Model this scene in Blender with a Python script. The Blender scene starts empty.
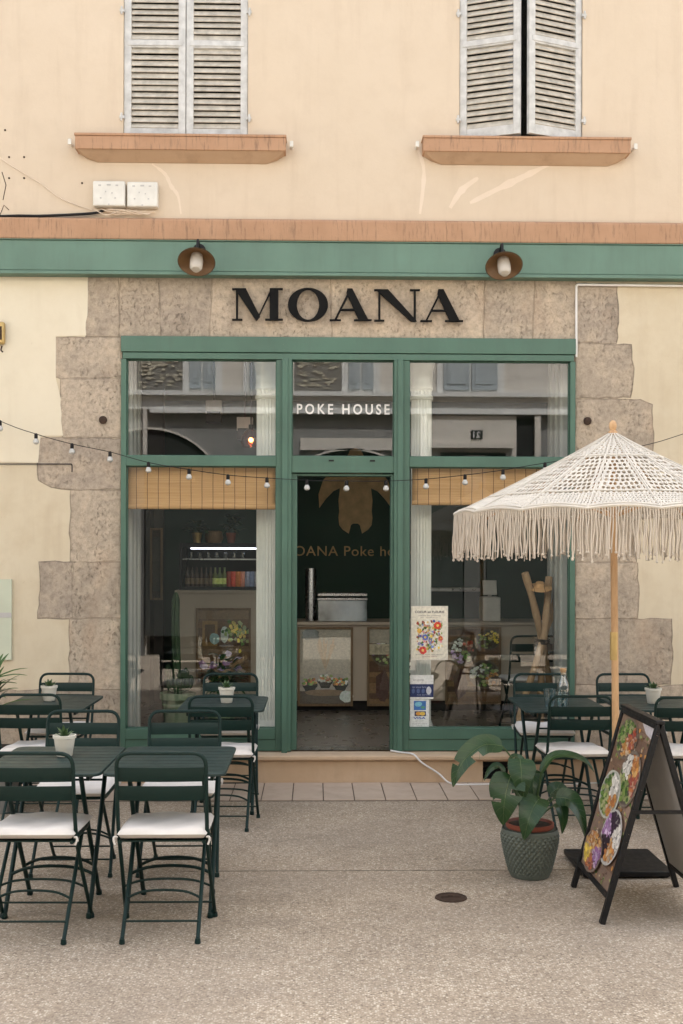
import bpy, math, random
from mathutils import Vector as V, Matrix
random.seed(7)
R = math.radians
SC = bpy.context.scene
COL = SC.collection

# ------------------------------------------------------------------ camera model
F = 1150.0; YH = 558.0; CAM = V((0, -8.9, 1.72)); YAW = R(1.3); ROLL = .0025
_d = V((math.sin(YAW), math.cos(YAW), 0)); _r = V((math.cos(YAW), -math.sin(YAW), 0)); _u = V((0, 0, 1))
_rr = _r * math.cos(ROLL) + _u * math.sin(ROLL); _uu = -_r * math.sin(ROLL) + _u * math.cos(ROLL)
def ray(px, py): return _d + _rr * ((px - 341.5) / F) + _uu * ((YH - py) / F)
def P(px, py, Y=0.0):                       # point on the vertical plane y = Y
    d = ray(px, py); return CAM + d * ((Y - CAM.y) / d.y)
def G(px, py, z=0.0):                       # point on the horizontal plane z
    d = ray(px, py); return CAM + d * ((z - CAM.z) / d.z)
def X(px, Y=0.0): return P(px, YH, Y).x
def Z(py, Y=0.0, px=341.5): return P(px, py, Y).z

# ------------------------------------------------------------------ materials
def new_mat(name):
    m = bpy.data.materials.new(name); m.use_nodes = True
    nt = m.node_tree; b = nt.nodes['Principled BSDF']
    return m, nt, b
def nd(nt, t, **kw):
    n = nt.nodes.new(t)
    for k, v in kw.items():
        if k.startswith('i_'):
            key = k[2:]
            n.inputs[int(key) if key.isdigit() else key.replace('_', ' ')].default_value = v
        else: setattr(n, k, v)
    return n
def c4(c): return (c[0], c[1], c[2], 1)
def ramp(nt, fac, stops):
    n = nt.nodes.new('ShaderNodeValToRGB'); e = n.color_ramp.elements
    while len(e) < len(stops): e.new(.5)
    for i, (p, c) in enumerate(stops):
        e[i].position = p; e[i].color = c4(c) if hasattr(c, '__len__') else (c, c, c, 1)
    nt.links.new(fac, n.inputs[0]); return n.outputs[0]
def mixc(nt, fac, a, b, mode='MIX'):
    n = nt.nodes.new('ShaderNodeMix'); n.data_type = 'RGBA'; n.blend_type = mode
    for k, v in ((0, fac), (6, a), (7, b)):
        if isinstance(v, bpy.types.NodeSocket): nt.links.new(v, n.inputs[k])
        elif k == 0: n.inputs[0].default_value = v
        else: n.inputs[k].default_value = c4(v)
    return n.outputs[2]
def coords(nt, space='Object', scale=(1, 1, 1)):
    tc = nt.nodes.new('ShaderNodeTexCoord'); mp = nt.nodes.new('ShaderNodeMapping')
    mp.inputs['Scale'].default_value = scale
    nt.links.new(tc.outputs[space], mp.inputs[0]); return mp.outputs[0]
def noise(nt, co, scale, detail=4, rough=.55, dist=0):
    n = nd(nt, 'ShaderNodeTexNoise', i_Scale=scale, i_Detail=detail, i_Roughness=rough, i_Distortion=dist)
    nt.links.new(co, n.inputs['Vector']); return n.outputs[0]
def bump(nt, b, h, strength=.3, dist=.01):
    n = nd(nt, 'ShaderNodeBump', i_Strength=strength, i_Distance=dist)
    nt.links.new(h, n.inputs['Height']); nt.links.new(n.outputs[0], b.inputs['Normal'])
def paint(name, col, rough=.5, var=.12, scale=6, bmp=.0, metal=0, spec=.5, bscale=60):
    m, nt, b = new_mat(name)
    co = coords(nt)
    n = noise(nt, co, scale, 5)
    lo = [c * (1 - var) for c in col]; hi = [min(1, c * (1 + var)) for c in col]
    nt.links.new(ramp(nt, n, [(.3, lo), (.7, hi)]), b.inputs['Base Color'])
    rr = noise(nt, co, scale * 4, 3)
    nt.links.new(ramp(nt, rr, [(.2, max(0, rough - .08)), (.8, min(1, rough + .08))]), b.inputs['Roughness'])
    b.inputs['Metallic'].default_value = metal; b.inputs['Specular IOR Level'].default_value = spec
    if bmp: bump(nt, b, noise(nt, co, bscale, 4), bmp, .004)
    return m

def chipped(name, col, rough, chip):
    m = paint(name, col, rough, .14, 2.5, .08); nt = m.node_tree; b = nt.nodes['Principled BSDF']; co = coords(nt)
    src = b.inputs['Base Color'].links[0].from_socket
    a = noise(nt, co, 34, 5, .75); k = noise(nt, co, 1.7, 3, .6); g = noise(nt, coords(nt, 'Object', (6, 6, .8)), 3, 5, .6)
    c = mixc(nt, ramp(nt, g, [(.5, 0), (.75, .35)]), src, [x * .6 + .02 for x in col])
    mu = nd(nt, 'ShaderNodeMath', operation='MULTIPLY'); nt.links.new(ramp(nt, a, [(.66, 0), (.69, 1)]), mu.inputs[0]); nt.links.new(ramp(nt, k, [(.45, 0), (.6, .8)]), mu.inputs[1])
    c = mixc(nt, mu.outputs[0], c, chip); nt.links.new(c, b.inputs['Base Color']); return m
def plaster(name, c1, c2, c3, stain, streak=.25):
    m, nt, b = new_mat(name); co = coords(nt)
    a = noise(nt, co, .9, 6, .6); f = noise(nt, co, 5, 6, .65)
    base = mixc(nt, ramp(nt, a, [(.35, 0), (.65, 1)]), c1, c2)
    base = mixc(nt, ramp(nt, f, [(.45, 0), (.75, .7)]), base, c3)
    st = noise(nt, coords(nt, 'Object', (5, 5, .55)), 1.6, 5, .6)
    base = mixc(nt, ramp(nt, st, [(.52, 0), (.8, streak)]), base, stain)
    sp = noise(nt, co, 30, 3, .7)
    base = mixc(nt, ramp(nt, sp, [(.7, 0), (.78, .35)]), base, stain)
    nt.links.new(base, b.inputs['Base Color'])
    b.inputs['Roughness'].default_value = .9; b.inputs['Specular IOR Level'].default_value = .2
    h = mixc(nt, .5, noise(nt, co, 14, 8, .7), noise(nt, co, 2.2, 3))
    bump(nt, b, h, .35, .012)
    return m
M = {}
M['upper'] = plaster('peach_render', (.66, .56, .44), (.63, .53, .41), (.60, .50, .385), (.42, .32, .23), .26)
M['lower'] = plaster('cream_render', (.67, .595, .455), (.62, .54, .40), (.57, .48, .345), (.42, .32, .22), .30)
M['lowerw'] = plaster('cream_render_fresh', (.76, .70, .56), (.74, .67, .53), (.70, .63, .49), (.5, .41, .29), .2)
M['patch'] = plaster('filler', (.74, .64, .53), (.72, .61, .49), (.68, .57, .45), (.7, .55, .4), .1)

def terracotta():
    m, nt, b = new_mat('painted_ledge'); co = coords(nt)
    a = noise(nt, co, 4, 6, .6)
    base = ramp(nt, a, [(.3, (.40, .235, .14)), (.7, (.47, .285, .175))])
    st = noise(nt, coords(nt, 'Object', (30, 1, 3.2)), 1.5, 6, .75)
    base = mixc(nt, ramp(nt, st, [(.53, 0), (.66, .62)]), base, (.16, .105, .075))
    nt.links.new(base, b.inputs['Base Color']); b.inputs['Roughness'].default_value = .85
    bump(nt, b, noise(nt, co, 40, 5), .3, .006); return m
M['ledge'] = terracotta(); M['sillmould'] = plaster('sill_moulding', (.52, .37, .255), (.48, .335, .225), (.45, .31, .205), (.28, .19, .125), .45)

def stone():
    m, nt, b = new_mat('limestone_blocks'); co = coords(nt)
    at = nd(nt, 'ShaderNodeAttribute', attribute_name='Col')
    n1 = noise(nt, co, 3.2, 8, .65, .6); n2 = noise(nt, co, 24, 8, .8)
    t = mixc(nt, 1.0, at.outputs['Color'], ramp(nt, n1, [(.25, (.72, .70, .69)), (.5, (1.0, .97, .95)), (.75, (1.26, 1.20, 1.12))]), 'MULTIPLY')
    t = mixc(nt, 1.0, t, ramp(nt, n2, [(.28, .6), (.5, 1.0), (.74, 1.32)]), 'MULTIPLY')
    oc = noise(nt, coords(nt, 'Object', (1.7, 1, .8)), 1.9, 5, .6)
    t = mixc(nt, ramp(nt, oc, [(.55, 0), (.72, .40)]), t, (.50, .36, .25))
    pit = noise(nt, coords(nt, 'Object', (1.5, 1, 1.0)), 34, 6, .75, .1)
    clus = noise(nt, coords(nt, 'Object', (2.2, 1, 1)), 2.1, 4, .6)
    mul = nd(nt, 'ShaderNodeMath', operation='MULTIPLY'); nt.links.new(ramp(nt, pit, [(.55, 0), (.66, 1)]), mul.inputs[0]); nt.links.new(ramp(nt, clus, [(.42, .12), (.62, 1)]), mul.inputs[1])
    pm = mul.outputs[0]; pm2 = nd(nt, 'ShaderNodeMath', operation='MULTIPLY', i_1=.6); nt.links.new(pm, pm2.inputs[0])
    t = mixc(nt, pm2.outputs[0], t, (.16, .125, .10))
    nt.links.new(t, b.inputs['Base Color']); b.inputs['Roughness'].default_value = .92
    b.inputs['Specular IOR Level'].default_value = .2
    inv = nd(nt, 'ShaderNodeMath', operation='SUBTRACT', i_0=1.0); nt.links.new(pm, inv.inputs[1])
    h = mixc(nt, .45, n2, inv.outputs[0])
    bump(nt, b, h, .8, .016); return m
M['stone'] = stone()

def pavement():
    m, nt, b = new_mat('exposed_aggregate'); co = coords(nt)
    v = nd(nt, 'ShaderNodeTexVoronoi', i_Scale=98.0); nt.links.new(co, v.inputs['Vector'])
    sep = nd(nt, 'ShaderNodeSeparateColor'); nt.links.new(v.outputs['Color'], sep.inputs[0])
    peb = ramp(nt, sep.outputs[0], [(.0, (.10, .085, .07)), (.15, (.26, .22, .18)), (.40, (.39, .335, .275)), (.66, (.50, .44, .37)), (.86, (.62, .565, .495)), (1, (.74, .70, .63))])
    mort = (.28, .235, .19)
    edge = ramp(nt, v.outputs['Distance'], [(.30, 0), (.62, .8)])
    c = mixc(nt, edge, peb, mort)
    v2 = nd(nt, 'ShaderNodeTexVoronoi', i_Scale=230.0); nt.links.new(co, v2.inputs['Vector'])
    sp2 = nd(nt, 'ShaderNodeSeparateColor'); nt.links.new(v2.outputs['Color'], sp2.inputs[0])
    c = mixc(nt, .22, c, ramp(nt, sp2.outputs[1], [(0, (.2, .15, .11)), (1, (.66, .54, .42))]))
    big = noise(nt, co, .7, 5, .6); med = noise(nt, co, 4, 5, .6)
    c = mixc(nt, 1.0, c, ramp(nt, big, [(.3, (.86, .85, .82)), (.7, (1.10, 1.09, 1.05))]), 'MULTIPLY')
    c = mixc(nt, 1.0, c, ramp(nt, med, [(.3, (.90, .89, .88)), (.7, (1.07, 1.06, 1.05))]), 'MULTIPLY')
    stn = noise(nt, co, 1.9, 6, .7)
    c = mixc(nt, ramp(nt, stn, [(.54, 0), (.68, .34)]), c, (.19, .155, .125))
    pa = noise(nt, coords(nt, 'Object', (.5, 1.1, 1)), 1.1, 7, .65, .5)
    c = mixc(nt, ramp(nt, pa, [(.46, 0), (.60, .30)]), c, (.25, .21, .175))
    gum = nd(nt, 'ShaderNodeTexVoronoi', i_Scale=1.3); nt.links.new(co, gum.inputs['Vector'])
    c = mixc(nt, ramp(nt, gum.outputs['Distance'], [(.0, .5), (.018, .45), (.028, 0)]), c, (.11, .095, .08))
    nt.links.new(c, b.inputs['Base Color']); b.inputs['Roughness'].default_value = .88
    b.inputs['Specular IOR Level'].default_value = .25
    bump(nt, b, v.outputs['Distance'], -.45, .006); return m
M['pave'] = pavement()
M['tile'] = plaster('kerb_stone', (.52, .42, .335), (.46, .37, .295), (.56, .46, .37), (.25, .19, .14), .3)
M['step'] = plaster('doorstep_stone', (.60, .45, .31), (.54, .39, .26), (.64, .49, .35), (.32, .22, .14), .35)
M['paved_joint'] = paint('filled_joint', (.29, .25, .205), .95, .3, 20)
M['joint'] = paint('joint_dirt', (.12, .09, .07), .95, .3, 20)
M['green'] = chipped('green_frame_paint', (.068, .148, .108), .45, (.22, .28, .23))
M['beamgreen'] = chipped('green_beam_paint', (.112, .205, .158), .5, (.06, .09, .07))
M['chair'] = paint('dark_green_powder_coat', (.004, .020, .0175), .45, .12, 5, .05, 0, .25, 300)
M['tabletop'] = paint('dark_green_table_paint', (.009, .030, .029), .45, .15, 4, .06, 0, .5, 300)
M['black'] = paint('black_paint', (.009, .009, .010), .5, .2, 8, 0, 0, .3)
M['letter'] = paint('black_letter_metal', (.006, .006, .006), .8, .2, 8, 0, 0, .2)
M['steel'] = paint('brushed_steel', (.55, .55, .55), .3, .1, 10, 0, 1)
M['white'] = paint('white_paint', (.72, .72, .69), .5, .05, 5)
M['whiteplastic'] = paint('weathered_white_plastic', (.70, .69, .64), .45, .08, 12)
M['colwhite'] = paint('white_column_paint', (.82, .82, .76), .45, .06, 6)
M['shutter'] = paint('weathered_shutter_paint', (.56, .565, .555), .75, .18, 14, .25, 0, .3, 70)
M['slat'] = paint('weathered_slat_paint', (.52, .485, .42), .8, .22, 16, .25, 0, .3, 70)
M['dark'] = paint('dark_inside', (.012, .011, .010), .8, .2, 3)
M['intbeige'] = paint('interior_beige', (.50, .43, .34), .6, .06, 2)
M['intgreen'] = paint('interior_dark_green', (.02, .062, .042), .6, .15, 2)
M['intwhite'] = paint('interior_pale_wall', (.50, .51, .48), .7, .08, 2)
M['intfloor'] = paint('interior_floor', (.17, .145, .12), .3, .2, 2)
M['intdark'] = paint('interior_dark_wall', (.08, .07, .06), .7, .15, 2)
M['gold'] = paint('gold_logo', (.62, .43, .20), .45, .2, 9)
M['rust'] = paint('rusty_iron', (.055, .033, .022), .8, .35, 30, .4, .3)
M['brown'] = paint('brown_enamel', (.10, .068, .038), .4, .15, 8)
M['copper'] = paint('shade_inside', (.17, .092, .038), .4, .15, 8)
M['terra'] = paint('terracotta_plastic', (.24, .062, .035), .5, .12, 8)
M['soil'] = paint('soil', (.03, .02, .013), .95, .4, 60, .8)
M['potwhite'] = paint('white_ceramic', (.74, .71, .63), .4, .05, 6)
M['potgreen'] = paint('pale_green_pot', (.20, .26, .16), .5, .08, 6)
M['greybox'] = paint('grey_planter', (.18, .175, .165), .6, .1, 6)
M['frost'] = paint('pale_glass_panel', (.56, .60, .48), .2, .05, 4)
M['brass'] = paint('aged_brass', (.50, .36, .15), .4, .2, 12, 0, .6)
M['cablewhite'] = paint('white_cable', (.75, .74, .72), .5, .05, 6)
M['boxgrey'] = paint('pale_grey_board', (.48, .47, .46), .6, .06, 5)

def leafmat(name, c1, c2, vein, rough=.32):
    m, nt, b = new_mat(name); co = coords(nt)
    at = nd(nt, 'ShaderNodeAttribute', attribute_name='Col')
    n = noise(nt, co, 9, 4)
    c = ramp(nt, n, [(.3, c1), (.7, c2)])
    sp = nd(nt, 'ShaderNodeSeparateColor'); nt.links.new(at.outputs['Color'], sp.inputs[0])
    c = mixc(nt, sp.outputs[0], c, vein)
    nt.links.new(c, b.inputs['Base Color']); b.inputs['Roughness'].default_value = rough
    b.inputs['Transmission Weight'].default_value = 0
    tr = nd(nt, 'ShaderNodeBsdfTranslucent'); nt.links.new(c, tr.inputs[0])
    mx = nd(nt, 'ShaderNodeMixShader', i_0=.15)
    out = nt.nodes['Material Output']
    nt.links.new(b.outputs[0], mx.inputs[1]); nt.links.new(tr.outputs[0], mx.inputs[2]); nt.links.new(mx.outputs[0], out.inputs[0])
    return m
M['leaf'] = leafmat('glossy_leaf', (.012, .044, .012), (.026, .076, .02), (.18, .24, .10), .34)
M['succ'] = leafmat('succulent_leaf', (.05, .10, .04), (.09, .16, .06), (.2, .25, .12), .45)
M['palm'] = leafmat('palm_leaf', (.03, .09, .018), (.07, .15, .03), (.2, .3, .1), .4)
M['cactus'] = paint('cactus_skin', (.022, .055, .018), .6, .25, 25, .4)

def wood(name, c1, c2, rough=.55, axis=(8, 8, 1.0), sc=6):
    m, nt, b = new_mat(name); co = coords(nt, 'Object', axis)
    n = noise(nt, co, sc, 6, .6, .8)
    nt.links.new(ramp(nt, n, [(.3, c1), (.7, c2)]), b.inputs['Base Color']); b.inputs['Roughness'].default_value = rough
    bump(nt, b, n, .15, .004); return m
M['pole'] = wood('pale_turned_wood', (.46, .27, .13), (.62, .40, .215))
M['branch'] = wood('peeled_branch', (.36, .22, .115), (.50, .34, .20), .7, (10, 10, 1.5), 4)
M['framewood'] = wood('oak_frame', (.17, .105, .055), (.26, .17, .09))

def fabric(name, col, sc=220, b_=.25):
    m, nt, b = new_mat(name); co = coords(nt)
    w = nd(nt, 'ShaderNodeTexWave', i_Scale=sc, i_Distortion=1.0); nt.links.new(co, w.inputs['Vector'])
    n = noise(nt, co, 7, 5)
    c = ramp(nt, n, [(.3, [x * .86 for x in col]), (.7, col)])
    nt.links.new(c, b.inputs['Base Color']); b.inputs['Roughness'].default_value = .95
    b.inputs['Sheen Weight'].default_value = .15
    h = mixc(nt, .5, w.outputs[0], noise(nt, co, 18, 4)); bump(nt, b, h, b_, .004); return m
M['cushion'] = fabric('offwhite_canvas', (.74, .70, .66))
M['cord'] = fabric('cotton_cord', (.68, .64, .575), 120, .3)
M['fringe'] = fabric('cotton_fringe', (.62, .56, .485), 120, .3)

def bamboo():
    m, nt, b = new_mat('bamboo_slats'); co = coords(nt)
    sx = nd(nt, 'ShaderNodeSeparateXYZ'); nt.links.new(co, sx.inputs[0])
    n = noise(nt, coords(nt, 'Object', (1.2, 1, 120)), 1.5, 4, .7)
    c = ramp(nt, n, [(.25, (.50, .265, .10)), (.5, (.70, .40, .175)), (.75, (.82, .54, .28))])
    w = nd(nt, 'ShaderNodeMath', operation='MULTIPLY', i_1=1 / .085); nt.links.new(sx.outputs[0], w.inputs[0])
    fr = nd(nt, 'ShaderNodeMath', operation='FRACT'); nt.links.new(w.outputs[0], fr.inputs[0])
    lt = nd(nt, 'ShaderNodeMath', operation='LESS_THAN', i_1=.055); nt.links.new(fr.outputs[0], lt.inputs[0])
    c = mixc(nt, lt.outputs[0], c, (.14, .07, .03))
    wz = nd(nt, 'ShaderNodeMath', operation='MULTIPLY', i_1=1 / .0095); nt.links.new(sx.outputs[2], wz.inputs[0])
    fz = nd(nt, 'ShaderNodeMath', operation='FRACT'); nt.links.new(wz.outputs[0], fz.inputs[0])
    lz = nd(nt, 'ShaderNodeMath', operation='LESS_THAN', i_1=.25); nt.links.new(fz.outputs[0], lz.inputs[0])
    lm = nd(nt, 'ShaderNodeMath', operation='MULTIPLY', i_1=.35); nt.links.new(lz.outputs[0], lm.inputs[0])
    c = mixc(nt, lm.outputs[0], c, (.2, .11, .05))
    nt.links.new(c, b.inputs['Base Color']); b.inputs['Roughness'].default_value = .6
    bump(nt, b, n, .3, .003); return m
M['bamboo'] = bamboo()

def glass(name, k, base=.0, tint=(1, 1, 1)):
    m, nt, b = new_mat(name); nt.nodes.remove(b)
    t = nd(nt, 'ShaderNodeBsdfTransparent', i_Color=c4(tint)); g = nd(nt, 'ShaderNodeBsdfGlossy', i_Roughness=0.0)
    lw = nd(nt, 'ShaderNodeLayerWeight', i_Blend=.5); pw = nd(nt, 'ShaderNodeMath', operation='POWER', i_1=4.0); nt.links.new(lw.outputs['Facing'], pw.inputs[0])
    mu = nd(nt, 'ShaderNodeMath', operation='MULTIPLY_ADD', use_clamp=True, i_1=k, i_2=base)
    nt.links.new(pw.outputs[0], mu.inputs[0])
    mx = nd(nt, 'ShaderNodeMixShader'); nt.links.new(mu.outputs[0], mx.inputs[0])
    nt.links.new(t.outputs[0], mx.inputs[1]); nt.links.new(g.outputs[0], mx.inputs[2])
    nt.links.new(mx.outputs[0], nt.nodes['Material Output'].inputs[0]); return m
M['glass'] = glass('window_glass', .8, .10, (.93, .96, .945))
M['thin'] = glass('clear_thin_glass', .75, .05, (.93, .96, .96))
def emit(name, col, s):
    m, nt, b = new_mat(name)
    b.inputs['Emission Color'].default_value = c4(col); b.inputs['Emission Strength'].default_value = s
    b.inputs['Base Color'].default_value = c4(col); return m
M['led'] = emit('led_strip', (.80, .80, 1.0), 1.6)
M['warm'] = emit('warm_bulb', (1.0, .55, .27), 14.0)
M['bottle'] = glass('bottle_glass', .95, .20, (.72, .82, .84))
M['amber'] = glass('amber_glass', .75, .08, (.95, .55, .35))
M['lampglass'] = paint('frosted_lamp_glass', (.50, .46, .40), .12, .1, 10)
M['bulb'] = paint('frosted_bulb', (.52, .52, .50), .12, .04, 20)
def vcol(name, rough=.5, spec=.4, gain=1.0):
    m, nt, b = new_mat(name)
    at = nd(nt, 'ShaderNodeAttribute', attribute_name='Col'); co = coords(nt)
    c = mixc(nt, 1.0, at.outputs['Color'], ramp(nt, noise(nt, co, 45, 4), [(.3, .82 * gain), (.7, 1.15 * gain)]), 'MULTIPLY')
    nt.links.new(c, b.inputs['Base Color']); b.inputs['Roughness'].default_value = rough
    b.inputs['Specular IOR Level'].default_value = spec; return m
M['print'] = vcol('printed_paper', .45)
M['vbottle'] = vcol('bottle_colours', .15, .4, 3.0); M['printin'] = vcol('printed_picture', .45, .4, 2.0)

# ------------------------------------------------------------------ mesh builder
class MB:
    def __init__(s): s.v = []; s.f = []; s.m = []; s.c = []; s.col = (1, 1, 1); s.mi = 0
    def add(s, vs, fs, cols=None):
        o = len(s.v); s.v += [V(p) for p in vs]
        for i, f in enumerate(fs):
            s.f.append([o + k for k in f]); s.m.append(s.mi); s.c.append(cols[i] if cols else s.col)
        return s
    def box(s, a, b, c, d, e, f):
        x0, x1 = min(a, b), max(a, b); y0, y1 = min(c, d), max(c, d); z0, z1 = min(e, f), max(e, f)
        return s.add([(x0, y0, z0), (x1, y0, z0), (x1, y1, z0), (x0, y1, z0), (x0, y0, z1), (x1, y0, z1), (x1, y1, z1), (x0, y1, z1)],
              [(3, 2, 1, 0), (4, 5, 6, 7), (0, 1, 5, 4), (1, 2, 6, 5), (2, 3, 7, 6), (3, 0, 4, 7)])
    def obox(s, c, sz, mat):                          # oriented box, mat 3x3
        hx, hy, hz = sz[0] / 2, sz[1] / 2, sz[2] / 2
        p = [V(c) + mat @ V((x, y, z)) for x, y, z in ((-hx, -hy, -hz), (hx, -hy, -hz), (hx, hy, -hz), (-hx, hy, -hz), (-hx, -hy, hz), (hx, -hy, hz), (hx, hy, hz), (-hx, hy, hz))]
        return s.add(p, [(3, 2, 1, 0), (4, 5, 6, 7), (0, 1, 5, 4), (1, 2, 6, 5), (2, 3, 7, 6), (3, 0, 4, 7)])
    def prism(s, poly, ext):                          # planar 3d polygon + extrusion
        n = len(poly); a = [V(p) for p in poly]; e = V(ext)
        area = V((0, 0, 0))
        for i in range(n): area += (a[i] - a[0]).cross(a[(i + 1) % n] - a[0])
        if area.dot(e) < 0: a.reverse()
        b = [p + e for p in a]
        return s.add(a + b, [list(range(n))[::-1], [n + i for i in range(n)]] + [(i, (i + 1) % n, n + (i + 1) % n, n + i) for i in range(n)])
    def tube(s, pts, r, seg=8, closed=False, cap=True):
        pts = [V(p) for p in pts]; n = len(pts); rs = r if hasattr(r, '__len__') else [r] * n
        o = len(s.v); prev = None; rings = []
        for i, p in enumerate(pts):
            if closed: t = pts[(i + 1) % n] - pts[i - 1]
            else: t = pts[min(i + 1, n - 1)] - pts[max(i - 1, 0)]
            if t.length < 1e-9: t = V((0, 0, 1))
            t.normalize()
            if prev is None:
                h = V((0, 0, 1)) if abs(t.z) < .9 else V((0, 1, 0))
                a = t.cross(h).normalized()
            else:
                a = prev - t * prev.dot(t)
                a = a.normalized() if a.length > 1e-6 else t.orthogonal().normalized()
            prev = a; b = t.cross(a)
            rings.append([p + (a * math.cos(2 * math.pi * k / seg) + b * math.sin(2 * math.pi * k / seg)) * rs[i] for k in range(seg)])
        vs = [q for rg in rings for q in rg]; fs = []
        for i in range(n if closed else n - 1):
            j = (i + 1) % n
            for k in range(seg): l = (k + 1) % seg; fs.append((i * seg + k, i * seg + l, j * seg + l, j * seg + k))
        if cap and not closed: fs += [list(range(seg))[::-1], [(n - 1) * seg + k for k in range(seg)]]
        return s.add(vs, fs)
    def lathe(s, prof, c=(0, 0, 0), seg=24, axis=None):
        c = V(c); mt = axis if axis else Matrix.Identity(3); vs = []; fs = []; n = len(prof)
        for r, z in prof:
            for k in range(seg):
                a = 2 * math.pi * k / seg; vs.append(c + mt @ V((r * math.cos(a), r * math.sin(a), z)))
        for i in range(n - 1):
            for k in range(seg): l = (k + 1) % seg; fs.append((i * seg + k, i * seg + l, (i + 1) * seg + l, (i + 1) * seg + k))
        if prof[0][0] > 1e-5: fs.append(list(range(seg))[::-1])
        if prof[-1][0] > 1e-5: fs.append([(n - 1) * seg + k for k in range(seg)])
        return s.add(vs, fs)
    def grid(s, fn, nu, nv, colfn=None):
        vs = [fn(i / nu, j / nv) for j in range(nv + 1) for i in range(nu + 1)]; fs = []; cs = []
        for j in range(nv):
            for i in range(nu):
                a = j * (nu + 1) + i; fs.append((a, a + 1, a + nu + 2, a + nu + 1))
                cs.append(colfn((i + .5) / nu, (j + .5) / nv) if colfn else s.col)
        return s.add(vs, fs, cs)
    def build(s, name, mats, parent=None, smooth=35, bevel=0, solid=0, bseg=2):
        me = bpy.data.meshes.new(name)
        off = V((0, 0, 0)); q = parent
        while q is not None: off += q.location; q = q.parent
        me.from_pydata([tuple(p - off) for p in s.v], [], s.f)
        if not isinstance(mats, (list, tuple)): mats = [mats]
        for m in mats: me.materials.append(m)
        me.polygons.foreach_set('material_index', s.m)
        at = me.color_attributes.new('Col', 'FLOAT_COLOR', 'CORNER'); d = []
        for f, c in zip(s.f, s.c): d += [c[0], c[1], c[2], 1] * len(f)
        at.data.foreach_set('color', d)
        me.update()
        if smooth:
            me.polygons.foreach_set('use_smooth', [True] * len(me.polygons)); me.set_sharp_from_angle(angle=R(smooth))
        o = bpy.data.objects.new(name, me); COL.objects.link(o)
        if parent: o.parent = parent
        if solid: k = o.modifiers.new('s', 'SOLIDIFY'); k.thickness = solid; k.offset = 0
        if bevel:
            k = o.modifiers.new('b', 'BEVEL'); k.width = bevel; k.segments = bseg; k.limit_method = 'ANGLE'; k.angle_limit = R(50)
        return o
def fillet(pts, r, n=5):
    pts = [V(p) for p in pts]; out = [pts[0]]
    for i in range(1, len(pts) - 1):
        a, b, c = pts[i - 1], pts[i], pts[i + 1]
        d1 = min(r, (a - b).length * .49); d2 = min(r, (c - b).length * .49)
        p0 = b + (a - b).normalized() * d1; p1 = b + (c - b).normalized() * d2
        for k in range(n + 1):
            t = k / n; out.append(p0 * (1 - t) ** 2 + b * 2 * t * (1 - t) + p1 * t * t)
    out.append(pts[-1]); return out
def bez(a, b, c, d, n=10):
    a, b, c, d = V(a), V(b), V(c), V(d)
    return [a * (1 - t) ** 3 + b * 3 * t * (1 - t) ** 2 + c * 3 * t * t * (1 - t) + d * t ** 3 for t in [k / n for k in range(n + 1)]]
def smoothpath(pts, n=6):
    pts = [V(p) for p in pts]; out = []
    for i in range(len(pts) - 1):
        p0 = pts[max(i - 1, 0)]; p1 = pts[i]; p2 = pts[i + 1]; p3 = pts[min(i + 2, len(pts) - 1)]
        for k in range(n):
            t = k / n
            out.append(.5 * ((2 * p1) + (p2 - p0) * t + (2 * p0 - 5 * p1 + 4 * p2 - p3) * t * t + (3 * p1 - p0 - 3 * p2 + p3) * t ** 3))
    out.append(pts[-1]); return out
def text_mb(body, cx, cz, w, h, y, depth=.002, spacing=1.0, bold=0, mb=None, flip=False, basis=None):
    cu = bpy.data.curves.new('tmp', 'FONT'); cu.body = body; cu.size = 1; cu.space_character = spacing; cu.offset = bold; cu.resolution_u = 4
    ob = bpy.data.objects.new('tmp', cu); COL.objects.link(ob)
    dg = bpy.context.evaluated_depsgraph_get(); me = bpy.data.meshes.new_from_object(ob.evaluated_get(dg))
    xs = [v.co.x for v in me.vertices]; ys = [v.co.y for v in me.vertices]
    x0, x1, y0, y1 = min(xs), max(xs), min(ys), max(ys)
    mb = mb or MB(); sx = w / (x1 - x0); sy = h / (y1 - y0)
    def tr(p, dy):
        a = (p.x - x0) * sx - w / 2; b = (p.y - y0) * sy - h / 2
        if flip: a = -a
        if basis: o, U, W, N = basis; return o + U * (cx + a) + W * (cz + b) + N * (y + dy)
        return V((cx + a, y + dy, cz + b))
    n = len(me.vertices); vs = [tr(v.co, 0) for v in me.vertices] + ([tr(v.co, depth) for v in me.vertices] if depth > .0015 else [])
    fs = [list(p.vertices) for p in me.polygons]
    if depth > .0015:
        fs += [[n + k for k in p.vertices][::-1] for p in me.polygons]
        cnt = {}
        for p in me.polygons:
            for e in p.edge_keys: cnt[e] = cnt.get(e, 0) + 1
        fs += [(a, b, n + b, n + a) for (a, b), k in cnt.items() if k == 1]
    mb.add(vs, fs)
    bpy.data.objects.remove(ob); bpy.data.curves.remove(cu); bpy.data.meshes.remove(me)
    return mb
def tag(o, label=None, cat=None, group=None, kind=None):
    if label: o['label'] = label
    if cat: o['category'] = cat
    if group: o['group'] = group
    if kind: o['kind'] = kind
    return o
def empty(name, loc, label=None, cat=None, group=None, kind=None):
    o = bpy.data.objects.new(name, None); COL.objects.link(o); o.location = loc; o.empty_display_size = .1
    return tag(o, label, cat, group, kind)
def copy_tree(o, parent=None):
    c = o.copy(); COL.objects.link(c)
    if parent: c.parent = parent
    for ch in list(o.children): copy_tree(ch, c)
    return c
EX = V((1, 0, 0)); EZ = V((0, 0, 1))

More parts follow.
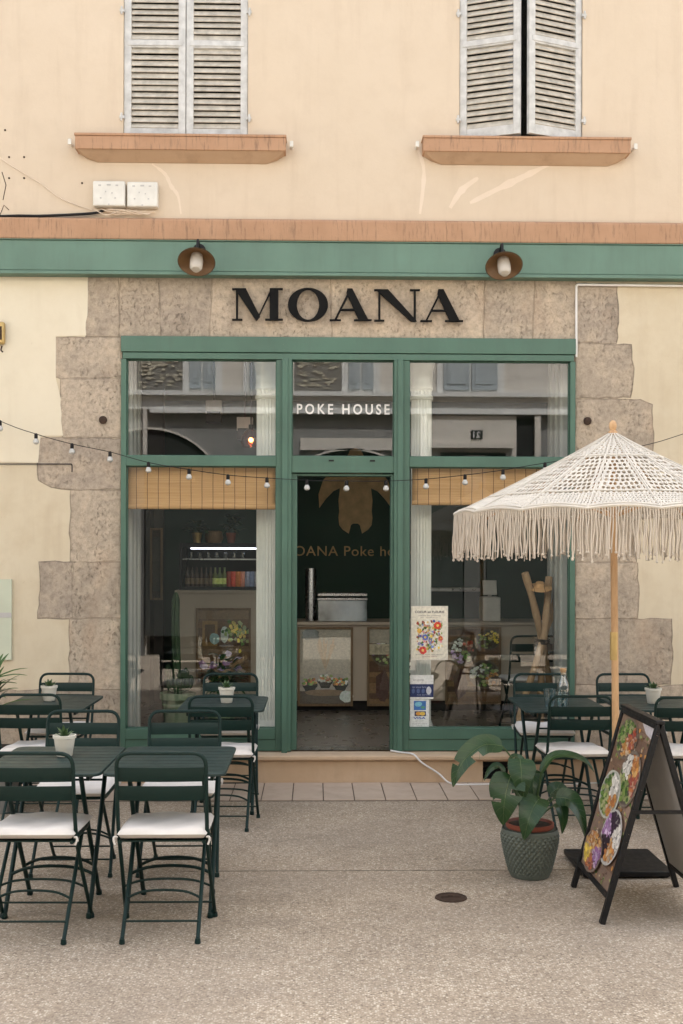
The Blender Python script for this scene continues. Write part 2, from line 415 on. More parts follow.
# ------------------------------------------------------------------ setting: ground
mb = MB(); mb.add([(-60, -60, 0), (60, -60, 0), (60, 30, 0), (-60, 30, 0)], [(0, 1, 2, 3)])
tag(mb.build('pavement', M['pave'], smooth=0), 'speckled tan exposed-aggregate pavement in front of the shop', None, None, 'structure')
KY0, KY1 = -.76, -.132
mb = MB(); w = .221; x = -9.0
mb.mi = 1; mb.box(-9.05, 9.05, KY0 - .012, KY1, .0005, .003); mb.mi = 0
while x < 9:
    mb.box(x + .004, x + w - .004, KY0, KY1 - .003, .001, .009 + random.uniform(-.001, .001)); x += w
tag(mb.build('kerb_paving', [M['tile'], M['joint']], smooth=0, bevel=.003), 'row of pale paving slabs along the foot of the shop wall', None, None, 'structure')
mb = MB()
for a, b, wd in (((180, 871.5), (760, 869.5), .004), ((-60, 1010), (200, 1010), .0),):
    if wd:
        p = G(*a); q = G(*b); mb.box(p.x, q.x, (p.y + q.y) / 2 - wd / 2, (p.y + q.y) / 2 + wd / 2, .001, .004)
tag(mb.build('pavement_joint', M['paved_joint'], smooth=0), 'thin dark joint line across the pavement', None, None, 'structure')

# ------------------------------------------------------------------ the shop building
BLD = empty('shop_building', (0, 0, 0), 'cream and peach rendered building with stone blocks framing a green shopfront', 'building')
SX0, SX1 = X(121), X(574.5); SZ1 = Z(338)
LEDGE_T, LEDGE_B, BEAM_B = Z(220.5, -.085), Z(241.5, -.085), Z(276, -.1)
def wall(mb, x0, x1, z0, z1, holes, y, depth):
    xs = sorted({x0, x1, *[h[0] for h in holes], *[h[1] for h in holes]}); zs = sorted({z0, z1, *[h[2] for h in holes], *[h[3] for h in holes]})
    xs = [q for q in xs if x0 <= q <= x1]; zs = [q for q in zs if z0 <= q <= z1]
    for i in range(len(xs) - 1):
        for j in range(len(zs) - 1):
            cx, cz = (xs[i] + xs[i + 1]) / 2, (zs[j] + zs[j + 1]) / 2
            if any(h[0] < cx < h[1] and h[2] < cz < h[3] for h in holes): continue
            mb.add([(xs[i], y, zs[j]), (xs[i + 1], y, zs[j]), (xs[i + 1], y, zs[j + 1]), (xs[i], y, zs[j + 1])], [(0, 1, 2, 3)])
    for a, b, c, d in holes:
        e = y + depth
        mb.add([(a, y, c), (a, e, c), (a, e, d), (a, y, d)], [(0, 1, 2, 3)]); mb.add([(b, y, c), (b, e, c), (b, e, d), (b, y, d)], [(3, 2, 1, 0)])
        mb.add([(a, y, d), (b, y, d), (b, e, d), (a, e, d)], [(3, 2, 1, 0)]); mb.add([(a, y, c), (b, y, c), (b, e, c), (a, e, c)], [(0, 1, 2, 3)])
WZ0 = Z(132.3, -.178); WZ1 = WZ0 + 1.75
XX = lambda px, py: P(px, py, 0).x
WL = (XX(123.5, 65), XX(248, 65), WZ0, WZ1); WR = (XX(459.5, 65), XX(582.5, 65), Z(133, -.178, 520), WZ1)
extra = [(-5.6, -4.65, WZ0, WZ1), (4.9, 5.85, WZ0, WZ1)]
mb = MB(); wall(mb, -9, 9, LEDGE_B - .02, 10, [WL, WR] + extra, 0, .22); mb.build('upper_wall', M['upper'], BLD, 0)
mb = MB(); wall(mb, -9, 9, 0, LEDGE_B - .02, [(SX0, SX1, -.01, SZ1)], .012, .06); mb.build('lower_wall', M['lower'], BLD, 0)
# whiter repainted area at the upper part of the left plaster
a = P(-40, 277); mb = MB()
mb.prism([(-4.2, .0115, Z(462)), (X(-20), .0115, Z(463)), (X(38), .0115, Z(464)), (X(40), .0115, Z(437)), (X(64), .0115, Z(437)), (X(60), .0115, Z(400)), (X(55), .0115, Z(379)), (X(55), .0115, Z(338)), (X(88), .0115, Z(337)), (X(88), .0115, Z(272)), (-4.2, .0115, Z(272))], (0, -.003, 0))
mb.build('repainted_area', M['lowerw'], BLD, 0)
mb = MB()
for (x0, x1, y0, y1, t) in ((-9, 9, .35, 8, 9.9),): mb.box(x0, x1, y0 + 5, y1, 0, t)
mb.box(-9, 9, .3, 8, 9.9, 10.1); mb.box(-9.2, -9, 0, 8, 0, 10); mb.box(9, 9.2, 0, 8, 0, 10)
mb.box(-9, SX0 - .6, .3, 5.3, 0, 4.0); mb.box(SX1 + .8, 9, .3, 5.3, 0, 4.0); mb.box(-9, 9, .45, 5.3, 4.02, 4.3)
mb.build('rear_wall', M['intdark'], BLD, 0)
# ledge and beam
mb = MB(); prof = [(0.0, LEDGE_B), (-.075, LEDGE_B), (-.085, LEDGE_B + .01), (-.085, LEDGE_T - .012), (-.078, LEDGE_T), (0.0, LEDGE_T + .03)]
n = 36
for i in range(n):
    x0 = -9 + 18 * i / n; x1 = -9 + 18 * (i + 1) / n; g = .0015 if i % 5 == 0 else 0
    mb.prism([(x0 + g, p[0], p[1]) for p in prof], (x1 - x0 - g, 0, 0))
mb.build('string_course', M['ledge'], BLD, 30)
mb = MB(); mb.box(-9, 9, -.092, .01, BEAM_B + .03, LEDGE_B - .012); mb.box(-9, 9, -.100, .01, BEAM_B, BEAM_B + .026); mb.box(-9, 9, -.102, .0, LEDGE_B - .010, LEDGE_B - .003)
bm_ = mb.build('fascia_beam', M['beamgreen'], BLD, 30, .003)
# stone blocks around the shopfront (pixel outlines on the wall plane, each its own tint)
def block(mb, pts, tint, sub=5):
    out = []
    n = len(pts)
    for i in range(n):
        a = V((pts[i][0], pts[i][1])); b = V((pts[(i + 1) % n][0], pts[(i + 1) % n][1])); L = (b - a).length
        k = max(2, int(L / 7)); nn = V((b.y - a.y, a.x - b.x)).normalized()
        for j in range(k):
            t = j / k; q = a.lerp(b, t) + (nn * random.uniform(-.9, .9) if j else V((0, 0)))
            out.append(q)
    yy = .0085 + random.uniform(-.0015, .0015); ctr = sum(out, V((0, 0))) / len(out)
    mb.col = [c * .76 for c in tint]; mb.add([P(*(q + (q - ctr).normalized() * 1.3), .0112 - .00002 * len(mb.f) / 100) for q in out][::-1], [list(range(len(out)))])
    mb.col = tint; mb.prism([P(q.x, q.y, yy) for q in out], (0, .02, 0))
def tint(k): 
    base = {'g': (.455, .395, .32), 'p': (.475, .41, .33), 'w': (.47, .41, .33), 'd': (.43, .375, .31), 'o': (.48, .41, .325)}[k]
    j = random.uniform(.93, 1.07); return [c * j for c in base]
mb = MB(); g = .7
rows = [
 ([(88, 273), (119 - g, 273), (119 - g, 336.5), (86, 336.5)], 'g'), ([(119 + g, 273), (158, 273), (160, 337), (119 + g, 337)], 'g'),
 ([(159.2, 273), (212, 274), (209, 337), (161.4, 337)], 'd'), ([(213.4, 274), (330, 275), (331, 338), (210.5, 337)], 'p'), ([(331.5, 275), (484, 277), (483, 339), (332.5, 338)], 'o'),
 ([(485.4, 277), (534, 278), (532, 340), (484.4, 339)], 'g'), ([(535.4, 278), (575.2, 279), (575.2, 340), (533.4, 340)], 'p'),
 ([(576.8, 284), (617, 285), (618, 322), (616, 343), (576.8, 342)], 'd'), ([(575.5, 344), (631, 345), (633, 375), (630, 397), (575.5, 398)], 'g'),
 ([(575.5, 399.4), (640, 400), (652, 405), (653, 440), (650, 474), (575.5, 474)], 'p'), ([(575.5, 475.4), (652, 475.4), (650, 500), (636, 516), (636, 562), (575.5, 562)], 'g'),
 ([(575.5, 563.4), (637, 563.4), (638, 600), (637, 618), (575.5, 618)], 'g'), ([(575.5, 619.4), (671, 619.4), (672, 660), (670, 684), (575.5, 684)], 'g'),
 ([(575.5, 685.6), (760, 687), (760, 782), (575.5, 782)], 'p'),
 ([(55, 338), (120.8, 337.8), (120.8, 377), (61, 378.4), (53, 376.5), (54, 350)], 'g'), ([(61, 379.4), (120.8, 378.4), (120.8, 437.6), (63, 437.6), (60, 405)], 'g'),
 ([(40, 438.8), (120.8, 438.8), (120.8, 489.4), (72, 489.4), (52, 487), (39, 480), (38, 462)], 'd'), ([(71, 490.6), (120.8, 490.6), (120.8, 561.4), (70.5, 561.4)], 'w'),
 ([(39, 562.6), (72, 562.4), (72, 618), (38, 618), (41, 590)], 'd'), ([(73, 562.6), (120.8, 562.6), (120.8, 618), (73, 618)], 'g'), ([(70, 619.2), (120.8, 619.2), (120.8, 689), (70, 689)], 'w'),
 ([(-120, 691.4), (68, 690.6), (120.8, 690.6), (120.8, 782), (-120, 782)], 'g'),
]
for pts, k in rows: block(mb, pts, tint(k))
mb.build('stone_surround', M['stone'], BLD, 30, .0025)
# plaster repairs and scars on the upper wall
mb = MB()
def scar(path, wd, Y=-.0015):
    pts = smoothpath([P(*q, 0) for q in path], 5); n = len(pts); L = []; Rr = []
    for i, p in enumerate(pts):
        t = (pts[min(i + 1, n - 1)] - pts[max(i - 1, 0)]).normalized(); nn = V((-t.z, 0, t.x))
        k = wd * (.35 + .65 * math.sin(math.pi * (i + .7) / (n + .4))) * random.uniform(.7, 1.3) / 129 / 2
        L.append(p + nn * k); Rr.append(p - nn * k)
    mb = MB()
    for i in range(n - 1): mb.add([V((q.x, Y, q.z)) for q in (L[i], Rr[i], Rr[i + 1], L[i + 1])], [(0, 1, 2, 3)])
    mb.build('filler_streak', M['patch'], BLD, 0)
scar([(152, 164), (165, 174), (171, 186), (178, 196), (181, 214)], 3.5); scar([(548, 165), (525, 176), (500, 188), (470, 203)], 7); scar([(478, 178), (462, 190), (450, 208)], 6, -.0025)
scar([(418, 150), (424, 172), (420, 214)], 4)
for px, py in ((9, 157), (24, 157), (9, 178), (24, 178), (82, 183), (5, 130)): mb = MB(); mb.lathe([(.008, 0), (.008, .004)], P(px, py, -.004), 8, Matrix.Rotation(R(-90), 3, 'X')); mb.build('screw_hole', M['rust'], BLD)
for pth in ([(2, 172), (6, 185), (3, 200)], [(0, 215), (4, 205), (9, 210)]): mb = MB(); mb.tube([P(*q, -.001) for q in pth], .003, 4); mb.build('wall_crack', M['rust'], BLD)
mb = MB(); mb.tube(fillet([P(-30, 464, -.004), P(72, 464, -.004), P(72, 472, -.004)], .01), .004, 6); mb.build('old_wire', M['black'], BLD)

# ---- upper windows
def shutter(x0, x1, z0, z1, hinge, ang, parent):
    w = x1 - x0; mb = MB(); t = .035; st = .055; mid = z0 + .70
    def bx(a, b, c, d, y0=0, y1=t): mb.box(a, b, y0, y1, c, d)
    bx(0, st, 0, z1 - z0); bx(w - st, w, 0, z1 - z0)
    for c, d in ((0, .075), (mid - z0, mid - z0 + .06), (z1 - z0 - .07, z1 - z0)): bx(st, w - st, c, d, .002, t - .002)
    mb.box(st * .5, w - st * .5, -.006, 0, mid - z0 + .012, mid - z0 + .052)
    mb.mi = 1
    for c, d in ((.075, mid - z0), (mid - z0 + .06, z1 - z0 - .07)):
        n = int((d - c) / .0465); p = (d - c) / n
        for i in range(n):
            zc = c + p * (i + .5) + random.uniform(-.002, .002)
            mb.obox((w / 2, t / 2 + .001, zc), (w - 2 * st + .004, .049, .009), Matrix.Rotation(R(59 + random.uniform(-4, 4)), 3, 'X'))
    # turn about the hinge
    rot = Matrix.Rotation(R(ang), 3, 'Z'); hx = 0 if hinge < 0 else w
    mb.v = [rot @ (p - V((hx, 0, 0))) + V((x0 + hx, .012, z0)) for p in mb.v]
    return mb.build('shutter', [M['shutter'], M['slat']], parent, 30, .002)
def window(o, open_=False, seen=True):
    x0, x1, z0, z1 = o
    mb = MB(); y = .16; s = .05
    for a, b, c, d in ((x0, x0 + s, z0, z1), (x1 - s, x1, z0, z1), (x0 + s, x1 - s, z0, z0 + s), (x0 + s, x1 - s, z1 - s, z1), ((x0 + x1) / 2 - .03, (x0 + x1) / 2 + .03, z0 + s, z1 - s)): mb.box(a, b, y, y + .05, c, d)
    wo = mb.build('window', M['shutter'], BLD, 30, .003)
    mb = MB(); mb.box(x0 + .001, x1 - .001, y + .02, y + .03, z0, z1); mb.mi = 1; mb.box(x0, x1, .24, .26, z0, z1)
    mb.build('window_pane', [M['thin'], M['dark']], wo, 0)
    m = (x0 + x1) / 2; g = .003
    if open_:
        shutter(x0 + g, m - g, z0 + .012, z1, -1, -20, wo); shutter(m + g, x1 - g, z0 + .012, z1, 1, 21, wo)
    else:
        shutter(x0 + g, m - g, z0 + .012, z1, -1, 0, wo); shutter(m + g, x1 - g, z0 + .012, z1, 1, 0, wo)
    mb = MB()
    for zc in (z0 + .16, z0 + .98):
        for xx, s_ in ((x0, -1), (x1, 1)):
            mb = MB(); mb.box(xx - .018 + s_ * .008, xx + .018 + s_ * .008, -.022, .008, zc - .01, zc + .01); mb.tube([(xx + s_ * .012, -.02, zc - .03), (xx + s_ * .012, -.02, zc + .03)], .008, 8); mb.build('hinge', M['shutter'], wo)
    # sill: slab over a tapering moulding
    a, b = (x0 - .345, x1 + .295) if not open_ else (x0 - .29, x1 + .345)
    mb = MB(); zt = z0 - .005; zm = zt - .12; zb = zm - .062; d = .125
    mb.box(a, b, -d, .02, zm, zt - .02); mb.box(a - .006, b + .006, -d - .008, .02, zt - .02, zt)
    i = .015; e = .15
    top = [(a + i, -d + i, zm), (b - i, -d + i, zm), (b - i, 0.01, zm), (a + i, .01, zm)]
    mid = [(a + .07, -d + .07, zm - .035), (b - .07, -d + .07, zm - .035), (b - .07, .01, zm - .035), (a + .07, .01, zm - .035)]
    bot = [(a + e, -.01, zb), (b - e, -.01, zb), (b - e, .01, zb), (a + e, .01, zb)]
    mb.mi = 1
    mb.add(top + mid + bot, [(0, 1, 5, 4), (1, 2, 6, 5), (3, 0, 4, 7), (4, 5, 9, 8), (5, 6, 10, 9), (7, 4, 8, 11), (8, 9, 10, 11)])
    mb.build('window_sill', [M['ledge'], M['sillmould']], wo, 30, .004)
    mb = MB()
    for xx in (a - .045, b + .045):
        mb = MB(); mb.tube([(xx, 0.0, zt - .06), (xx, -.09, zt - .06), (xx, -.10, zt - .035)], .009, 6); mb.box(xx - .013, xx + .013, -.105, -.09, zt - .08, zt - .04); mb.build('shutter_hook', M['whiteplastic'], wo)
window(WL); window(WR, True)
for e in extra: window(e)

# ---- shopfront
GY = .03                                                       # glass plane
FR = MB(); y0, y1 = -.02, .055
def fb(pa, pb, qa, qb, ya=y0, yb=y1): FR.box(X(pa), X(pb), ya, yb, Z(qa), Z(qb))
fb(121, 574.5, 338, 353.5, -.03)                                  # head
fb(122.5, 573, 354.2, 360.3, -.024)
SILL = Z(750.5)
def fbz(pa, pb, za, zb, ya=y0, yb=y1): FR.box(X(pa), X(pb), ya, yb, za, zb)
zh = Z(360.5)
fbz(121, 126.3, SILL, zh, -.022); fbz(569.3, 574.5, SILL, zh, -.022)
for a, b, c, d in ((276, 282, 282.4, 291.5), (402, 409, 393.5, 401.6)):
    fbz(a, b, SILL, zh, -.018); fbz(c, d, SILL, zh, -.045)
fbz(282.0, 287.6, SILL - .02, zh + .002, -.058); fbz(397, 402.2, SILL - .02, zh + .002, -.058)
for a, b in ((126.3, 276), (409, 569.3)):
    fb(a, b, 456.5, 466.8); FR.box(X(a), X(b), y0 - .004, y1, Z(738.8), Z(728.2)); FR.box(X(a), X(b), y0 + .004, y1, SILL, Z(739.2))
fb(291.5, 393.5, 456.5, 473, -.03)
fb(291.5, 297, 473.6, 750, .0, .11); fb(390.6, 393.5, 473.6, 750, .0, .11)
fb(297, 390.6, 473.8, 476, .005, .11)
# glazing beads
for a, b, c, d in ((126.3, 276, 360.5, 456.5), (291.5, 393.5, 360.5, 456.5), (409, 569.3, 360.5, 456.5), (126.3, 276, 466.8, 728.2), (409, 569.3, 466.8, 728.2)):
    w = .9
    for e in ((a, a + w, c, d), (b - w, b, c, d), (a + w, b - w, c, c + w), (a + w, b - w, d - w, d)): fb(*e, .012, .052)
SF = FR.build('shopfront', M['green'], BLD, 30, .0025)
for a, b, c, d in ((126.3, 276, 360.5, 456.5), (291.5, 393.5, 360.5, 456.5), (409, 569.3, 360.5, 456.5), (126.3, 276, 466.8, 728.2), (409, 569.3, 466.8, 728.2)):
    mb = MB(); mb.add([(X(a), GY, Z(d)), (X(b), GY, Z(d)), (X(b), GY, Z(c)), (X(a), GY, Z(c))], [(0, 1, 2, 3)]); mb.build('window_pane', M['glass'], SF, 0)
for px in (331, 372): mb = MB(); mb.box(X(px) - .02, X(px) + .02, -.034, -.03, Z(461) - .006, Z(461) + .006); mb.build('vent_slot', M['black'], SF)
mb = MB(); mb.add([(X(297), -.002, SILL + .004), (X(391), -.002, SILL + .004), (X(391), .14, SILL + .012), (X(297), .14, SILL + .012)], [(0, 1, 2, 3)]); mb.build('threshold', M['steel'], SF, 0)
# doorstep with ventilation grille
mb = MB(); xa, xb = X(96), X(606); zt = SILL - .004
mb.prism([(xa, .1, zt), (xa, -.17, zt - .008), (xa, -.178, zt - .014), (xa, -.178, zt - .036), (xa, -.172, zt - .042), (xa, .1, zt - .042)], (xb - xa, 0, 0))
xv0, xv1 = X(481), X(506)
mb.box(xa + .01, xv0, -.134, .1, 0, zt - .043); mb.box(xv1, xb - .01, -.134, .1, 0, zt - .043)
mb.box(xv0, xv1, -.134, .1, 0, .03); mb.box(xv0, xv1, -.134, .1, zt - .06, zt - .043)
ds = mb.build('doorstep', M['step'], BLD, 30, .004)
mb = MB()
for i in range(5):
    zz = .042 + i * .022; mb.obox(((xv0 + xv1) / 2, -.11, zz), (xv1 - xv0, .02, .004), Matrix.Rotation(R(35), 3, 'X'))
mb.box(xv0, xv1, -.08, -.07, .03, zt - .06); mb.build('vent_grille', M['black'], ds, 0)

# ---- interior shell
FZ = SILL
mb = MB(); mb.box(SX0 - .6, SX1 + .8, .1, 5.4, FZ - .1, FZ); mb.build('interior_floor', M['intfloor'], BLD, 0)
mb = MB(); mb.box(SX0 - .6, SX1 + .8, .08, 5.4, 3.52, 3.6); mb.build('interior_ceiling', M['intwhite'], BLD, 0)
BW = 4.3
mb = MB(); mb.box(SX0 - .6, SX1 + .8, BW, BW + .1, FZ, 3.52); mb.build('interior_back_wall', M['intgreen'], BLD, 0)
mb = MB(); mb.box(SX0 - .1, SX0 + .012, .076, .95, FZ, 3.52); mb.box(SX1 - .02, SX1 + .1, .076, .95, FZ, 3.52)
mb.mi = 1; mb.box(SX0 - .62, SX0 - .5, .3, 5.4, FZ, 3.52); mb.box(SX1 + .7, SX1 + .82, .3, 5.4, FZ, 3.52)
mb.build('interior_side_wall', [M['intwhite'], M['intdark']], BLD, 30)
for xx in (.35, .55, .75):
    for a in ((SX0 + .012, SX0 + .03), (SX1 - .04, SX1 - .02)): mb = MB(); mb.box(*a, xx, xx + .06, FZ, 3.5); mb.build('wall_batten', M['intwhite'], BLD, 30)
mb = MB(); mb.box(SX0 - .5, X(163, 2.9), 2.9, 3.0, FZ, 3.52); mb.box(X(146, 2.6), X(150, 2.6), 2.6, 2.9, FZ, 2.3)
mb.build('passage_wall', M['intdark'], BLD, 0)

# ------------------------------------------------------------------ sign lettering
SG = empty('shop_sign', (X(346), -.02, Z(306)), 'large black serif capital letters reading MOANA fixed to the stone lintel', 'sign')
def letter(polys, x0, x1, ytop, ybot):
    mb = MB()
    for i, pl in enumerate(polys):
        mb.prism([P(x0 + (x1 - x0) * u, ybot + (ytop - ybot) * v_, 0) + V((0, -.045 - .0006 * i, 0)) for u, v_ in pl], (0, .032, 0))
    return mb.build('letter', M['letter'], SG, 0)
sf = .045
def serif(u0, u1, v0=0, up=True): return [(u0, v0), (u1, v0), (u1, v0 + sf), (u0, v0 + sf)]
LM = [serif(0, .2), serif(0, .17, 1 - sf), [(.075, sf), (.115, sf), (.115, 1), (.075, 1)], [(.05, 1), (.27, 1), (.55, .12), (.47, -.01)], [(.47, -.01), (.50, .02), (.80, 1), (.77, 1)],
      [(.74, 0), (.91, 0), (.91, 1), (.74, 1)], serif(.65, 1), serif(.76, 1, 1 - sf)]
LA = [[(.10, 0), (.15, 0), (.50, .93), (.48, 1.01)], [(.42, 1.01), (.54, 1.01), (.93, 0), (.70, 0), (.40, .88)], serif(0, .27), serif(.58, 1), [(.24, .32), (.66, .32), (.66, .37), (.26, .37)]]
LN = [serif(0, .22), serif(0, .22, 1 - sf), [(.09, sf), (.135, sf), (.135, 1), (.09, 1)], [(.03, 1), (.30, 1), (.93, 0), (.90, -.02), (.80, 0)], [(.865, 0), (.91, 0), (.91, 1), (.865, 1)], serif(.78, 1, 1 - sf)]
def ring(n=40):
    polys = []
    o = [(.5 + .5 * math.sin(2 * math.pi * k / n), .5 + .525 * math.cos(2 * math.pi * k / n)) for k in range(n)]
    q = [(.5 + .275 * math.sin(2 * math.pi * k / n), .5 + .475 * math.cos(2 * math.pi * k / n)) for k in range(n)]
    return o, q
letter(LM, 232.5, 283, 289.5, 321.3)
o_, q_ = ring(); mb = MB()
def lp(u, v_): return P(288 + 40 * u, 321.6 + (289.8 - 321.6) * v_, 0) + V((0, -.045, 0))
n = len(o_); vs = [lp(*p) for p in o_] + [lp(*p) for p in q_]; vs += [p + V((0, .032, 0)) for p in vs]
fs = []
for k in range(n):
    l = (k + 1) % n
    fs += [(k, l, n + l, n + k), (2 * n + k, 3 * n + k, 3 * n + l, 2 * n + l), (k, 2 * n + k, 2 * n + l, l), (n + k, n + l, 3 * n + l, 3 * n + k)]
mb.add(vs, fs); mb.build('letter', M['letter'], SG, 30)
letter(LA, 329.5, 371.5, 290, 321.8); letter(LN, 374, 419.5, 290.5, 322.2); letter(LA, 420, 462.5, 290.7, 322.7)
mb = MB(); text_mb('POKE HOUSE', X(343), Z(408.8), X(389.5) - X(296.5), Z(403.2) - Z(413.8), GY - .0055, .001, 1.45, .02, mb)
tag(mb.build('window_lettering', M['white'], None, 0), 'white capital letters reading POKE HOUSE on the glass above the door', 'lettering')

# ------------------------------------------------------------------ wall fittings
def lamp(px, py, label):
    c = P(px, py, -.30); wl = V((c.x, -.1, c.z + .06))
    e = empty('wall_lamp', wl, label, 'wall lamp', 'brown enamel lamps on the green beam')
    rot = Matrix.Rotation(R(-34), 3, 'X')
    mb = MB(); r = .138
    mb.lathe([(.03, .075), (.055, .07), (.11, .035), (r, .004), (r + .003, 0), (r - .004, -.001), (.105, .028), (.05, .062), (0, .066)], c, 32, rot); sh = mb
    sh.m = [0] * len(sh.m); 
    seg = 32
    for i in range(len(sh.m)): sh.m[i] = 1 if i >= 5 * seg else 0
    sh.build('lamp_shade', [M['brown'], M['copper']], e, 40)
    mb = MB(); mb.lathe([(0, -.088), (.03, -.082), (.047, -.06), (.05, .0), (.046, .06)], c, 20, rot); mb.build('lamp_glass', M['lampglass'], e)
    mb = MB(); mb.lathe([(0, -.05), (.02, -.043), (.028, -.02), (.022, .01), (.015, .05)], c, 16, rot); mb.build('bulb', M['bulb'], e)
    mb = MB(); mb.tube(smoothpath([(wl.x, -.1, wl.z + .08), (wl.x, -.2, wl.z + .13), c + rot @ V((0, 0, .13)), c + rot @ V((0, 0, .07))]), .011, 8)
    mb.lathe([(.05, 0), (.05, .015)], (wl.x, -.092, wl.z + .08), 16, Matrix.Rotation(R(90), 3, 'X')); mb.lathe([(.03, 0), (.03, .06), (.015, .075)], c + rot @ V((0, 0, .07)), 12, rot)
    mb.build('lamp_arm', M['black'], e)
lamp(196.5, 262, 'brown dish lamp on the green beam, the one nearer the two meter boxes'); lamp(504, 266, 'brown dish lamp on the green beam, the one over the end of the black lettering')
for a, b, c, d, lb in ((93.5, 125.5, 183, 208, 'white plastic meter box on the peach wall, the one the cables reach first'), (127.5, 158, 183.5, 208.5, 'white plastic meter box on the peach wall, the one beside the hairline scar')):
    e = empty('meter_box', P((a + b) / 2, d), lb, 'meter box', 'pair of meter boxes under the closed shutters')
    mb = MB(); mb.box(X(a), X(b), -.07, -.0005, Z(d, -.07), Z(c, -.07)); mb.build('box_body', M['whiteplastic'], e, 30, .012, 0, 3)
    mb = MB(); w = X(b) - X(a); h = Z(c) - Z(d); d += 2.5
    for u, v_, s_ in ((.22, .8, .02), (.75, .8, .02), (.5, .82, .03), (.25, .3, .012), (.7, .3, .012), (.5, .05, .012), (.4, .55, .008), (.6, .5, .008)):
        mb.box(X(a) + w * u - s_ * .5, X(a) + w * u + s_ * .5, -.0725, -.07, Z(d) + h * v_ - .005, Z(d) + h * v_ + .005)
    mb.build('cover_screw', M['boxgrey'], e, 0)
mb = MB()
random.seed(3)
for k in range(7):
    x0 = random.uniform(90, 112); pts = [(x0, 209)]
    for j in range(5): pts.append((x0 + (j + 1) * 9 + random.uniform(-4, 4), 212 + random.uniform(-2.5, 3)))
    mb.tube(smoothpath([P(*q, -.02 - .006 * k) for q in pts], 4), .0035, 5)
mb.tube(smoothpath([P(*q, -.012) for q in ((-60, 110), (-10, 150), (12, 166), (40, 183), (62, 199), (92, 210))], 5), .0035, 5)
tag(mb.build('thin_cable_bundle', M['patch']), 'tangle of thin beige wires under the two meter boxes', 'cable')
mb = MB(); mb.tube(smoothpath([P(*q, -.03) for q in ((-60, 219), (10, 216), (40, 216), (75, 214.5), (95, 213), (104, 210))], 5), .011, 8)
tag(mb.build('black_cable', M['black']), 'thick black cable lying on the ledge and leading to the meter boxes', 'cable')
mb = MB(); mb.tube(fillet([P(576.3, 357, -.012), P(576.3, 284.6, -.012), P(760, 287, -.012)], .02), .0095, 8)
tag(mb.build('conduit', M['cablewhite']), 'thin white conduit running under the beam and down the stone blocks', 'conduit')
for px, py, lb in ((103, 420, 'round dark iron plate on the stone beside the string lights'), (587.5, 421, 'round dark iron plate on the stone beside the umbrella top')):
    mb = MB(); mb.lathe([(.032, 0), (.030, .012), (.012, .018), (0, .02)], P(px, py, .0), 16, Matrix.Rotation(R(90), 3, 'X')); tag(mb.build('wall_anchor', M['rust']), lb, 'wall plate', 'iron plates beside the shopfront')
e = empty('wall_bell', P(2, 346, 0), 'small yellow metal fitting on the cream wall, cut by the edge of the view', 'wall fitting')
mb = MB(); mb.box(X(-4), X(5), -.05, .0085, Z(347), Z(325)); mb.build('housing', M['brass'], e, 30, .015, 0, 3)
mb = MB(); mb.box(X(1), X(3), -.056, -.05, Z(343), Z(330)); mb.tube(smoothpath([P(2, 346, -.02), P(1, 350, -.03), P(3, 352, -.03)]), .006, 6); mb.build('hook', M['rust'], e)
mb = MB(); mb.box(X(-30), X(12), -.012, .008, Z(660), Z(580)); mb.mi = 1; mb.box(X(-30), X(12), -.014, -.012, Z(618), Z(613))
tag(mb.build('wall_panel', [M['frost'], M['boxgrey']], None, 30, .002), 'pale green glass panel on the cream wall at the edge of the view', 'panel')

# ------------------------------------------------------------------ string lights
SY = -.10
ctrl = [(-90, 380), (0, 421), (36, 434), (72, 444), (110, 452), (148.5, 462.5), (189, 469.5), (228, 475), (267, 478), (307, 480.2), (346.5, 481), (386, 481), (426, 479), (465, 475), (503, 470), (545, 463), (600, 455), (650, 444), (683, 434), (770, 405)]
e = empty('string_lights', P(341, 481, SY), 'drooping string of small white globe bulbs on a black wire across the shopfront', 'string lights')
wp = [P(*q, SY) for q in ctrl]
mb = MB(); mb.tube(smoothpath(wp, 6), .0032, 6); mb.build('wire', M['black'], e)
for (a, b) in ctrl[1:17]:
    p = P(a, b, SY)
    mb = MB(); mb.lathe([(.006, .006), (.013, 0), (.014, -.03), (.011, -.036)], p, 12); mb.mi = 1
    mb.lathe([(.010, -.034), (.016, -.041), (.0225, -.055), (.022, -.067), (.014, -.076), (0, -.080)], p, 16); mb.build('bulb', [M['black'], M['bulb']], e)

# ------------------------------------------------------------------ blinds, columns
mb = MB()
def blind(a, b, c, d, label, folds):
    x0, x1 = X(a, .1), X(b, .1); z0, z1 = Z(d, .1), Z(c, .1); mb = MB()
    def fn(u, v_):
        y = .10 + .006 * math.sin(v_ * math.pi * folds) + .003 * math.sin(u * 21 + v_ * 3); return V((x0 + (x1 - x0) * u, y, z0 + (z1 - z0) * v_ + .004 * math.sin(u * 9)))
    mb.grid(fn, 24, 20); 
    e = empty('bamboo_blind', ((x0 + x1) / 2, .1, z0), label, 'blind', 'rolled bamboo blinds inside the shop windows')
    mb.build('blind_slats', M['bamboo'], e, 60, 0, .006)
    mb = MB(); mb.tube([(x0, .115, z0 + .008), (x1, .115, z0 + .008)], .022, 12); mb.build('bottom_roll', M['bamboo'], e)
blind(126, 277, 462, 508, 'bamboo blind rolled up in the window over the drinks shelf', 3); blind(412, 552, 462, 503, 'bamboo blind rolled up in the window behind the umbrella', 3)
